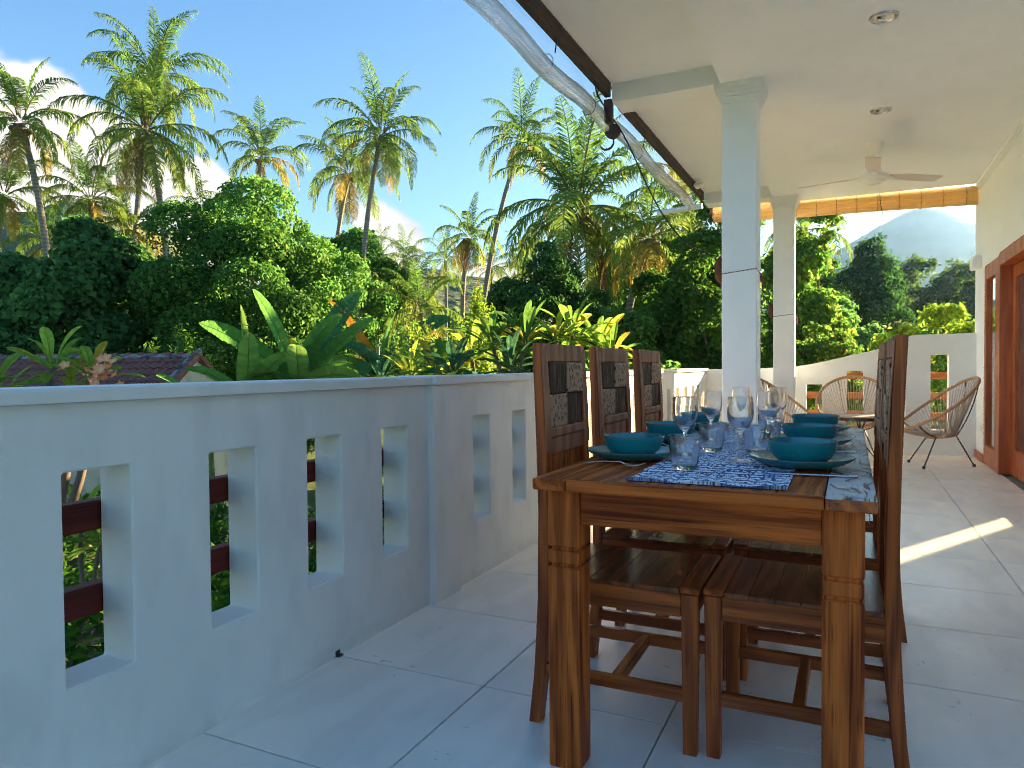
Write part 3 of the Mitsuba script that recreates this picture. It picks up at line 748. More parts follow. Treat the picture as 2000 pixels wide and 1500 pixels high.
fs = slab(fork_o, .0028, .0007)
fm = trimesh.Trimesh(*fs, process=False).subdivide().subdivide()
fork_ply = mikit.ply(bent((np.array(fm.vertices), np.array(fm.faces)), ((0, .012), (.02, .005), (.045, .003), (.075, .012), (.13, .009), (.191, .001))), 'steel')
km = slab(sg.Polygon([(-.004, 0), (-.0095, .012), (-.0100, .06), (-.0085, .105), (-.0045, .115), (-.0060, .15), (-.0085, .20), (-.006, .215), (0, .218), (.006, .215), (.0085, .20), (.0060, .15), (.0060, .115), (.0065, .10), (.0055, .03), (.002, .005)]), .004, .0012)
knife_ply = mikit.ply(km, 'steel')


def put(kind, ply_, x, y, z, rz=0, label='', group=None, s=1.0, parts=()):
    k = thing(kind, label, {'dinner_plate': 'plate', 'soup_bowl': 'bowl', 'water_tumbler': 'glass', 'wine_glass': 'wine glass', 'fork': 'fork', 'knife': 'knife'}[kind], group)
    M = T().translate([x, y, z]) @ T().rotate([0, 0, 1], rz) @ T().scale(s)
    scene[k] = {**ply_, 'to_world': M}
    for nm, p in parts: obj(nm, {**p, 'to_world': M}, None, k)


ordn = ('nearest', 'middle', 'furthest')
RX, LX = (-.122, -.128, -.132), (-.598, -.600, -.600)
RY, LY = (2.10, 2.64, 3.16), (2.10, 2.60, 3.14)
for k in range(3):
    for X, Y, side in ((RX[k], RY[k], 'right'), (LX[k], LY[k], 'left')):
        put('dinner_plate', plate_ply, X, Y, ZT + .0015 + (.006 if X > -.3 else .004), 11 * k, f'{ordn[k]} teal plate on the {side} side of the table under a bowl', 'teal plates', parts=[('rim', prim)])
        put('soup_bowl', bowl_ply, X + .004, Y + .004, ZT + .0060 + (.006 if X > -.3 else .004), 23 * k, f'{ordn[k]} teal bowl on the {side} side of the table', 'teal bowls', parts=[('rim', brim)])
ZR = ZT + .0075
for k, (x, y, lb) in enumerate(((-.398, 1.905, 'thick based water tumbler nearest the viewer, at the front of the runner'), (-.402, 2.335, 'water tumbler behind the front left wine glass'), (-.262, 2.325, 'water tumbler behind the tall wine glass in front of the right bowls'), (-.272, 2.83, 'water tumbler by the middle bowl on the right'), (-.300, 3.33, 'small looking tumbler at the far end of the runner'))):
    put('water_tumbler', tum_ply, x, y, ZR, 0, lb, 'clear water tumblers')
for k, (x, y, lb) in enumerate(((-.438, 2.10, 'wine glass just behind the nearest tumbler on the left'), (-.440, 2.55, 'second wine glass on the left side of the runner'), (-.285, 2.125, 'wine glass standing nearest the front right bowl'), (-.400, 3.02, 'furthest wine glass on the left of the runner'), (-.255, 2.60, 'wine glass beside the middle bowl on the right'), (-.262, 3.05, 'furthest wine glass on the right of the runner'))):
    put('wine_glass', wine_ply, x, y, ZR, 0, lb, 'clear wine glasses')
for k in range(3):
    put('fork', fork_ply, -.508, LY[k] - .195, ZT + .003, 79, f'{ordn[k]} steel fork beside a left side plate', 'steel forks')
    put('knife', knife_ply, -.195, RY[k] - .165 + .003 * k, ZT + .003, -84, f'{ordn[k]} steel knife beside a right side plate', 'steel knives')

# ------------------------------------------------------------------ woven lounge chairs and small table
def egg(t):
    c, s = np.cos(t), np.sin(t)
    return np.stack([-.36 * c + .02, .375 * s * (1 + .10 * c), .635 + .265 * c - .035 * np.sin(t) ** 2], -1)


tt = np.arange(72) * 2 * PI / 72
ring_o = egg(tt)
ring_i = np.stack([-.13 * np.cos(tt) - .03, .13 * np.sin(tt), .315 + .018 * np.cos(tt)], -1)
lounge = []
lounge.append(('rim', mikit.ply(tube(ring_o, .0155, 8, closed=True), 'tan_cord', smooth=True)))
cords = []
for k in range(0, 72):
    a, b = ring_o[k], ring_i[k]
    mid = (a + b) / 2 + np.array([0, 0, -.03])
    cords.append(tube([a, mid * .5 + (a * .25 + b * .25), b], .0042, 4, cap=False))
lounge.append(('seat_cords', mikit.ply(cat(cords), 'pale_cord', smooth=True)))
lounge.append(('lower_ring', mikit.ply(tube(ring_i + [0, 0, -.004], .012, 8, closed=True), 'tan_cord', smooth=True)))
for a in (.42, -.42, 2.3, -2.3):
    u, w = egg(np.array([a]))[0], np.array([-.13 * math.cos(a) - .03, .13 * math.sin(a), .31])
    lounge.append(('strut', mikit.ply(tube(smooth_path([w, (u + w) / 2 + [-.02, 0, -.035], u], 8), .006, 6), 'black_metal', smooth=True)))
for fx_, fy_ in ((.20, .24), (.20, -.24), (-.33, 0)):
    v0 = np.array([fx_ * .42 - .03, fy_ * .5, .31]); v1 = np.array([fx_, fy_, .012])
    lounge.append(('leg', mikit.ply(tube([v0, v1], .0065, 8), 'black_metal', smooth=40)))
    lounge.append(('foot', mikit.ply(move((np.array(trimesh.creation.icosphere(2).vertices) * .016, np.array(trimesh.creation.icosphere(2).faces)), v1 + [0, 0, .004]), 'black_metal', smooth=True)))


def lounge_chair(x, y, rz, label):
    k = thing('lounge_chair', label, 'chair', 'woven lounge chairs at the far end')
    M = T().translate([x, y, 0]) @ T().rotate([0, 0, 1], rz)
    for nm, d in lounge:
        kk = obj(nm, {**d, 'to_world': M}, None, k)
        if nm == 'seat_cords': labels[kk] = {'kind': 'stuff'}


lounge_chair(.81, 8.36, 192, 'tan corded lounge chair with black legs by the house wall, in side view')
lounge_chair(.03, 8.86, -92, 'tan corded lounge chair facing the viewer behind the far end of the table')
lounge_chair(-.62, 8.20, -12, 'tan corded lounge chair mostly hidden behind the glasses and columns')
st = thing('side_table', 'small round black framed table between the woven lounge chairs', 'table')
P0 = trimesh.transformations.translation_matrix([.10, 8.12, 0])
obj('top', xf(lathe([(0, .520), (.235, .520), (.24, .516), (.24, .508), (.235, .504), (0, .504)], 48), P0), 'pale_cord', st, smooth=40)
obj('frame', xf(lathe([(.225, .503), (.242, .503), (.242, .472), (.225, .472)], 48, closed=True), P0), 'black_metal', st, smooth=40)
for a in (20, 140, 260):
    c_, s_ = math.cos(math.radians(a)), math.sin(math.radians(a))
    obj('leg', xf(tube([(.06 * c_, .06 * s_, .50), (-.02 * c_, -.02 * s_, .28), (.21 * c_, .21 * s_, .006)], .008, 6), P0), 'black_metal', st)
# ------------------------------------------------------------------ land: ground, hill, volcano
GZ = -3.2


def grid(xs, ys, zf):
    X, Y = np.meshgrid(xs, ys, indexing='ij'); Z = zf(X, Y); n, m = X.shape
    i, j = np.meshgrid(np.arange(n - 1), np.arange(m - 1), indexing='ij')
    q = np.stack([i * m + j, (i + 1) * m + j, (i + 1) * m + j + 1, i * m + j + 1], -1).reshape(-1, 4)
    return np.stack([X, Y, Z], -1).reshape(-1, 3), np.vstack([q[:, [0, 1, 2]], q[:, [0, 2, 3]]])


def F2(X, Y, s, o=4, seed=0): return meshkit.fbm(np.stack([X * s, Y * s, 0 * X], -1), o, seed)


sgn = lambda a: np.sign(a) * np.abs(a) ** 2.2
gx, gy = np.clip(sgn(np.linspace(-1, 1, 90)) * 850, -900, 800), np.r_[-260, -150, np.linspace(-80, 90, 70), np.geomspace(100, 1380, 30)]
struct('ground', grid(gx, gy, lambda X, Y: GZ + .25 * (F2(X, Y, .05) - .5) * (np.hypot(X, Y) > 6)), 'ground_grass', smooth=True)


def hill_z(X, Y):
    az, D = np.degrees(np.arctan2(X, Y)), np.hypot(X, Y)
    prof = np.interp(az, [-110, -90, -75, -64, -60, -57, -54, -50, -46, -42, -38, -35, -32, -28, -24, -18, -10, 0, 20], [20, 34, 50, 68, 80, 86, 80, 66, 52, 46, 56, 66, 62, 56, 50, 40, 26, 16, 6])
    ramp = np.clip((D - 150) / 260, 0, 1); ramp = ramp * ramp * (3 - 2 * ramp)
    fall = 1 - .8 * np.clip((D - 430) / 260, 0, 1)
    return GZ - 3 + prof * ramp * fall * (.86 + .28 * F2(X, Y, .012, 5, 3)) + 5 * (F2(X, Y, .07, 4, 5) - .5) * ramp


A, Dd = np.meshgrid(np.radians(np.linspace(-112, 16, 260)), np.linspace(140, 690, 120), indexing='ij')
HX, HY = Dd * np.sin(A), Dd * np.cos(A); n, m = HX.shape
i, j = np.meshgrid(np.arange(n - 1), np.arange(m - 1), indexing='ij')
q = np.stack([i * m + j, i * m + j + 1, (i + 1) * m + j + 1, (i + 1) * m + j], -1).reshape(-1, 4)[:, ::-1]
struct('hill', (np.stack([HX, HY, hill_z(HX, HY)], -1).reshape(-1, 3), np.vstack([q[:, [0, 1, 2]], q[:, [0, 2, 3]]])), 'hill_forest', smooth=True)
vc = np.array([71.0, 900.0])


def volc_z(X, Y):
    r = np.hypot(X - vc[0], Y - vc[1]); th = np.arctan2(Y - vc[1], X - vc[0])
    rr = r * (1 + .05 * np.sin(2 * th + 1) + .03 * np.sin(7 * th) * np.clip(r / 80, 0, 1))
    h = np.interp(rr, [0, 12, 25, 127, 190, 280, 420], [176, 174, 169, 110, 76, 36, -4])
    return GZ - 2 + h + 7 * (F2(X, Y, .04, 5, 8) - .5) * np.clip(r / 60, .15, 1)


struct('mountain', grid(vc[0] + np.linspace(-430, 430, 150), vc[1] + np.linspace(-430, 300, 120), volc_z), 'volcano_rock', smooth=True)


# ------------------------------------------------------------------ foliage builders
def unit(v): return v / (np.linalg.norm(v, axis=-1, keepdims=True) + 1e-12)


def leaves(P, N, size, aspect, rng, fold=.25, droop=.3):
    """Folded lozenge leaves at P, facing N (noisy); returns vertices, faces (4 vertices, 2 triangles each)."""
    n = len(P); N = unit(N + .55 * rng.randn(n, 3))
    d = unit(np.cross(N, rng.randn(n, 3))); d[:, 2] -= droop; d = unit(d - N * (d * N).sum(1, keepdims=True))
    s = np.cross(N, d); L = (size * (.65 + .7 * rng.rand(n)))[:, None]; W = L * aspect
    v = np.stack([P - d * L * .5, P + s * W * .5 + N * W * fold + d * L * .05, P + d * L * .5 - N * L * .12, P - s * W * .5 + N * W * fold + d * L * .05], 1).reshape(-1, 3)
    k = np.arange(n)[:, None] * 4
    return v, np.vstack([k + np.array([[0, 1, 2]]), k + np.array([[0, 2, 3]])])


def sphere_dirs(n, rng): return unit(rng.randn(n, 3))


def leaf_colors(n, rng, c0, c1, c2=None, p2=.0):
    t = rng.rand(n, 1) ** 1.2
    c = np.asarray(c0) * (1 - t) + np.asarray(c1) * t
    if c2 is not None:
        k = rng.rand(n) < p2; c[k] = np.asarray(c2) * (.7 + .6 * rng.rand(k.sum(), 1))
    return np.repeat(c * (.8 + .4 * rng.rand(n, 1)), 4, axis=0)


def limb_mesh(base, centers, rng, r0):
    parts = []
    base = np.asarray(base, float); top = centers.mean(0)
    fork = base + (top - base) * .42
    parts.append(tube(smooth_path([base - [0, 0, .15], base + (fork - base) * .5 + rng.randn(3) * .06 * np.linalg.norm(fork - base), fork], 10), np.linspace(r0, r0 * .62, 10), 9))
    for c in centers[rng.permutation(len(centers))[:9]]:
        mid = fork + (c - fork) * .5 + [0, 0, .12 * np.linalg.norm(c - fork)] + rng.randn(3) * .15
        parts.append(tube(smooth_path([fork, mid, c], 9), np.linspace(r0 * .5, r0 * .09, 9), 6))
    return cat(parts)


def tree(name, label, catg, c, rad, n, size, aspect, cols, seed, clumps=46, clump_r=.30, group=None, base=None, droop=.3, shape=1.0, extra=(), mat_='leaf_small', r0=.16, inner=.25):
    """c, rad: centre and radii of the crown. Clumps of leaves sit through the crown's outer shell."""
    rng = np.random.RandomState(seed); c, rad = np.asarray(c, float), np.asarray(rad, float)
    t = thing(name, label, catg, group)
    cl = []
    for cc, rr, k in [(c, rad, clumps)] + list(extra):
        u = sphere_dirs(k, rng); rr = np.asarray(rr, float)
        bump = .66 + .52 * rng.rand(k, 1)
        pos = np.asarray(cc) + u * rr * bump * (.70 + .22 * rng.rand(k, 1) ** .5)
        cr = clump_r * rr.mean() * (.45 + .95 * rng.rand(k))
        cl.append((pos, cr, np.repeat(np.asarray(cc)[None], k, 0)))
    pos, cr, ctr = np.vstack([a for a, _, _ in cl]), np.hstack([b for _, b, _ in cl]), np.vstack([d for _, _, d in cl])
    w = cr ** 2; which = rng.choice(len(pos), n, p=w / w.sum())
    u = sphere_dirs(n, rng); out = unit(pos[which] - ctr[which])
    u = unit(u + .45 * out + [0, 0, .25])
    ru = 1 - inner * rng.rand(n) ** 2
    sq = np.array([1, 1, .78])
    P = pos[which] + u * sq * (cr[which] * ru)[:, None] + rng.randn(n, 3) * size * .4
    keep = P[:, 2] > GZ + .1
    P, u, which = P[keep], u[keep], which[keep]
    v, f = leaves(P, unit(u + [0, 0, .35]), size, aspect, rng, droop=droop)
    col = leaf_colors(len(P), rng, *cols)
    col *= np.repeat((.78 + .44 * rng.rand(len(pos)))[which], 4)[:, None]      # each spray of leaves has its own age
    obj('crown', (v, f), mat_, t, color=np.clip(col, 0, 1))
    bs = np.array([c[0], c[1], GZ]) if base is None else np.asarray(base, float)
    obj('trunk', limb_mesh(bs, pos, rng, r0), 'bark', t, smooth=50)
    return t


GREEN = ((.070, .175, .032), (.17, .33, .055))
LIT = ((.080, .215, .045), (.19, .37, .085), (.31, .40, .10), .04)
DARK = ((.042, .120, .034), (.11, .235, .058))
YEL = ((.15, .31, .030), (.35, .47, .06), (.52, .46, .07), .08)

# broad leaved trees beyond the balcony wall
tree('leafy_tree', 'big round bright green leafy tree behind the tiled roof', 'tree', (-19.4, 18.9, 2.2), (3.75, 3.75, 4.6), 80000, .165, .62, LIT, 1, 70, .26,
     extra=[((-19.6, 18.9, 6.1), (1.9, 1.9, 1.7), 16), ((-17.6, 20.6, 3.6), (1.9, 1.9, 2.4), 14), ((-20.9, 17.2, 3.6), (1.7, 1.7, 2.2), 12)])
tree('vine_tree', 'dark green bush like tree with broad vine leaves at the left edge', 'tree', (-24.1, 15.9, 1.2), (3.4, 3.4, 4.4), 52000, .25, .85, ((.075, .195, .062), (.155, .33, .095)), 2, 46, .27, droop=.7, mat_='leaf_big', extra=[((-26.8, 13.0, .6), (2.1, 2.1, 3.2), 12), ((-22.7, 18.4, .7), (1.7, 1.7, 2.9), 8)])
tree('leafy_tree', 'shaded green tree between the vine covered tree and the big round tree', 'tree', (-21.2, 17.0, .2), (2.1, 2.1, 2.9), 26000, .165, .6, LIT, 3, 30, .3)
tree('dark_tree', 'dense dark glossy green tree behind the frangipani plants', 'tree', (-8.5, 20.3, 2.1), (1.75, 1.75, 2.5), 24000, .17, .42, DARK, 4, 60, .24, mat_='leaf_big')
tree('leafy_tree', 'yellowish green tree between the two leaning palm trunks', 'tree', (-24.4, 31.6, 4.8), (2.7, 2.7, 3.3), 14000, .26, .6, LIT, 5, 36, .3)
tree('leafy_tree', 'yellow green tree behind the drooping big palm', 'tree', (-7.9, 30.5, 3.6), (3.2, 3.2, 3.4), 16000, .26, .6, LIT, 6, 40, .3)
tree('leafy_tree', 'deep green tree just left of the near white column', 'tree', (-4.6, 22.6, 1.5), (1.9, 1.9, 2.7), 26000, .17, .6, (GREEN[0], (.08, .18, .03), (.3, .32, .05), .03), 7, 52, .25)
tree('leafy_tree', 'tall green tree rising behind the near white column', 'tree', (-3.3, 21.3, 2.6), (1.5, 1.5, 3.4), 18000, .17, .6, (GREEN[0], GREEN[1], (.3, .32, .05), .05), 8, 40, .25)
tree('leafy_tree', 'green tree low behind the left row of dining chairs', 'tree', (-5.8, 19.6, .2), (1.5, 1.5, 2.2), 14000, .16, .6, LIT, 9, 36, .25)
tree('leafy_tree', 'bright yellow green creeper covered tree between the two columns and right of the further one', 'tree', (-1.12, 17.9, 1.8), (.72, .85, 2.35), 17000, .15, .65, (LIT[0], (.24, .36, .05), (.34, .34, .06), .06), 10, 46, .28, extra=[((-.75, 17.9, 4.1), (.40, .5, .6), 8)])
tree('round_shrub', 'round clipped shrub just behind the end wall right of the further column', 'shrub', (-.36, 13.6, .72), (.70, .70, .92), 9000, .095, .6, (GREEN[0], (.15, .25, .04), (.34, .30, .07), .08), 11, 60, .22, r0=.05)
for k, (c_, r_, lb) in enumerate((((.78, 13.1, .95), (.36, .4, .70), 'yellow flowering shrub peeping over the end wall behind the dining chairs'), ((1.50, 14.0, 1.05), (.62, .6, .92), 'yellow leaved shrub over the end wall next to the house'), ((1.12, 13.6, .95), (.5, .5, .72), 'green and yellow shrub over the end wall between its two yellow neighbours'))):
    tree('yellow_shrub', lb, 'shrub', c_, r_, 5200, .10, .5, YEL if k < 2 else LIT, 20 + k, 34, .3, r0=.04)
tree('leafy_tree', 'pale dusty green shrub beyond the end wall below the hazy trees', 'shrub', (1.85, 24.0, 1.2), (.85, .85, 1.15), 5000, .14, .5, ((.10, .14, .05), (.22, .24, .09)), 24, 26, .3, r0=.05)
tree('tall_tree', 'tall dark green tree with feathery leaves in front of the volcano', 'tree', (1.05, 45.0, 3.3), (1.75, 1.75, 4.6), 16000, .34, .30, (DARK[0], (.045, .11, .025)), 25, 60, .26, droop=.6, extra=[((1.15, 45, 7.0), (.75, .75, 1.1), 10), ((.2, 44.6, 5.3), (.9, .9, 1.3), 10), ((1.7, 45, 5.0), (.9, .9, 1.5), 10)])
tree('leafy_tree', 'shaded tree beyond the end wall left of the tall dark tree', 'tree', (-1.0, 52.0, 4.0), (1.9, 1.9, 3.8), 13000, .30, .5, GREEN, 26, 40, .28)
tree('leafy_tree', 'yellow green tree standing low in front of the tall dark tree', 'tree', (-.1, 38.0, 1.6), (1.3, 1.3, 2.2), 8000, .26, .5, LIT, 27, 26, .3)
for k, (x, y, z, r, h, lb) in enumerate(((5.3, 70, 6.6, 2.8, 4.4, 'hazy tall tree right of the tall dark tree below the volcano'), (7.4, 66, 5.2, 2.6, 4.6, 'hazy wide tree furthest right beside the house corner'), (3.6, 74, 4.6, 2.6, 4.8, 'hazy low tree between the dark tree and the hazy tall tree'), (9.6, 62, 4.6, 2.4, 4.8, 'hazy tree partly hidden by the house corner'))):
    tree('hazy_tree', lb, 'tree', (x, y, z - 1.0), (r, r, h), 11000, .42, .42, ((.045, .10, .025), (.13, .20, .045)), 30 + k, 34, .30, extra=[((x + .3, y, z + h * .55), (.9, .9, 1.2), 6), ((x - .9, y, z + h * .3), (.9, .9, 1.1), 6)])
rng = np.random.RandomState(77)
far = []
for k in range(150):                                          # far belt of trees on the slopes
    az = math.radians(-66 + 84 * (k + rng.rand()) / 150); D = 84 + 60 * rng.rand()
    h = 5 + 5.5 * rng.rand() + (2.5 if az < math.radians(-20) else -.5); r = 2.4 + 2.2 * rng.rand()
    p = np.array([D * math.sin(az), D * math.cos(az), GZ + h * .5])
    n_ = 520; u = sphere_dirs(n_, rng); u[:, 2] = np.abs(u[:, 2]) * 1.2 - .35
    P = p + u * np.array([r, r, h * .52]) * (.8 + .25 * rng.rand(n_, 1))
    v, f = leaves(P, u + [0, 0, .3], .85, .6, rng)
    far.append(((v, f), leaf_colors(n_, rng, *(GREEN if rng.rand() < .6 else LIT[:2])) * (.7 + .6 * rng.rand())))
obj('distant_trees', cat([a for a, _ in far]), 'leaf_small', color=np.clip(np.vstack([b for _, b in far]), 0, 1), kind='stuff')
labels['distant_trees'] = {'label': 'far belt of trees along the foot of the hills', 'category': 'trees', 'kind': 'stuff'}


# ------------------------------------------------------------------ coconut palms
def frond(start, az, el, L, rng, col, tipcol, droop, dead=False, nleaf=48):
    ns = 16; s = np.linspace(0, 1, ns); pts = [np.asarray(start, float)]; e = el; a = az; tw = rng.randn() * .12
    for k in range(1, ns):
        e -= droop * (1.0 / ns) * (.35 + 1.3 * s[k]) * max(.25, math.cos(e) + .25) * 1.6
        e = max(e, -1.45); a += tw / ns
        pts.append(pts[-1] + L / ns * np.array([math.sin(a) * math.cos(e), math.cos(a) * math.cos(e), math.sin(e)]))
    pts = np.array(pts)
    V, Fc, C = [], [], []
    rv, rf = tube(pts, np.linspace(.032, .007, ns) * L / 4, 4, cap=False)
    V.append(rv); Fc.append(rf); C.append(np.tile(np.array([.22, .20, .06]) if not dead else np.array([.20, .12, .06]), (len(rv), 1)))
    t = unit(np.gradient(pts, axis=0))
    side = unit(np.cross(t, [0, 0, 1.0]))
    side = unit(np.where(np.linalg.norm(side, axis=1, keepdims=True) < .1, [1, 0, 0], side)); upn = np.cross(side, t)
    u = np.linspace(.13, .985, nleaf); u = np.concatenate([u, u + .006])
    sg_ = np.r_[np.ones(nleaf), -np.ones(nleaf)]
    ip = lambda A: np.stack([np.interp(u, s, A[:, k]) for k in range(3)], 1)
    P, tt_, sd, up = ip(pts), unit(ip(t)), unit(ip(side)), unit(ip(upn))
    n = len(u)
    ll = L * .205 * np.sin(PI * np.clip(u * .86 + .12, 0, 1)) ** .55 * (.88 + .24 * rng.rand(n))
    hang = (1.25 + .6 * u + .4 * rng.randn(n)) if not dead else 1.5 + .3 * rng.randn(n)
    fw = .38 + .42 * u + .14 * rng.randn(n)
    steep = np.clip(np.abs(tt_[:, 2:3]), 0, 1)
    d0 = unit(sd * sg_[:, None] * (.62 + .28 * steep + .12 * rng.randn(n, 1)) + tt_ * fw[:, None] + up * (.12 - .2 * rng.rand(n, 1)) - np.array([0, 0, .35]) * (1 - steep))
    d1 = unit(d0 - np.array([0, 0, 1.0]) * hang[:, None])
    a_, b_ = P, P + d0 * (ll * .5)[:, None]; c_ = b_ + d1 * (ll * .5)[:, None]
    wd = unit(np.cross(d0, up + .5 * rng.randn(n, 3))) * (ll * .022 + .012)[:, None]
    v = np.stack([a_ - wd * .6, a_ + wd * .6, b_ + wd, b_ - wd, c_], 1).reshape(-1, 3)
    k = np.arange(n)[:, None] * 5
    f = np.vstack([k + [[0, 1, 2]], k + [[0, 2, 3]], k + [[3, 2, 4]]])
    cc = (np.asarray(col) * (1 - u[:, None]) + np.asarray(tipcol) * u[:, None]) * (.75 + .5 * rng.rand(n, 1))
    cols = np.repeat(cc, 5, axis=0)
    br = rng.rand(n) < .16; idx = np.where(br)[0] * 5 + 4
    cols[idx] = np.array([.30, .22, .09])
    V.append(v); Fc.append(f); C.append(cols)
    mv, mf = cat(list(zip(V, Fc)))
    return mv, mf, np.clip(np.vstack(C), 0, 1)


GF, YF, OF, DF = (.080, .190, .040), (.190, .280, .055), (.42, .33, .08), (.32, .22, .11)


def palm(label, base, crown, L, nf, seed, r=.15, tilt=(0, 0), tone=0.0, deadn=1, nuts=True, group='coconut palms behind the balcony', nleaf=48, up=1.0, name='coconut_palm', full=True):
    rng = np.random.RandomState(seed); t = thing(name, label, 'palm tree', group); L = L * (.86 if nleaf < 56 else .95)
    b, c = np.array([base[0], base[1], GZ - .1]), np.asarray(crown, float)
    lean = (c - b) * [1, 1, 0]
    mid = b + (c - b) * .5 - lean * .16 + np.r_[rng.randn(2) * .12, 0]
    path = smooth_path([b, b + (mid - b) * .5 + rng.randn(3) * .04, mid, c - [0, 0, .1]], 40)
    rr = np.linspace(1.25, .72, 40) * r; rr[0:3] *= [1.6, 1.35, 1.12]; rr *= 1 + .05 * np.sin(np.arange(40) * 2.4)
    rr[-4:] *= [1.05, 1.25, 1.4, 1.2]
    obj('trunk', tube(path, rr, 12), 'palm_bark', t, smooth=60)
    ga = PI * (3 - math.sqrt(5)); a0 = rng.rand() * 6
    for k in range(nf):
        q = (k + .5) / nf                                      # 0 youngest (upright) .. 1 oldest (hanging)
        el = math.radians(84 * up - 118 * q ** 1.05 * (1 if full else .82)) + .12 * rng.randn()
        az = a0 + ga * k + .15 * rng.randn()
        age = q + .12 * rng.randn() + tone
        col = np.array(GF) * (1 - np.clip(age * 1.15, 0, 1)) + np.array(YF) * np.clip(age * 1.15, 0, 1)
        if age > .85 and rng.rand() < .5: col = np.array(OF) * (.6 + .5 * rng.rand())
        tip = col * 1.15 + np.array([.04, .03, 0])
        Lk = L * (.72 + .34 * math.sin(PI * min(1, q * .8 + .22))) * (.9 + .2 * rng.rand())
        st_ = c + np.array([math.sin(az) * .16, math.cos(az) * .16, .25 - .45 * q]) + np.r_[tilt, 0] * .2
        v, f, C = frond(st_, az, el, Lk, rng, col, tip, .62 + .75 * q + .35 * rng.rand(), nleaf=nleaf)
        obj('frond', (v, f), 'leaf_palm', t, color=C)
    for k in range(deadn):
        az = rng.rand() * 6.28
        v, f, C = frond(c + [math.sin(az) * .15, math.cos(az) * .15, -.25], az, -.9 - .3 * rng.rand(), L * .75, rng, DF, (.30, .22, .12), .8, dead=True, nleaf=34)
        obj('frond', (v, f), 'leaf_palm', t, color=C, label='dry brown hanging frond')
    if nuts:
        sp = trimesh.creation.icosphere(1); P, C = [], []
        for k in range(9):
            a = rng.rand() * 6.28; p = c + [.30 * math.sin(a), .30 * math.cos(a), -.22 - .30 * rng.rand()]
            P.append((np.array(sp.vertices) * (.105 + .03 * rng.rand()) * [1, 1, 1.2] + p, np.array(sp.faces)))
            C.append(np.tile(np.array([(.16, .17, .04), (.24, .13, .05), (.13, .07, .04)][rng.randint(3)]), (len(sp.vertices), 1)))
        obj('coconut_bunch', cat(P), 'coconut_husk', t, smooth=True, color=np.vstack(C), kind='stuff')
    return t


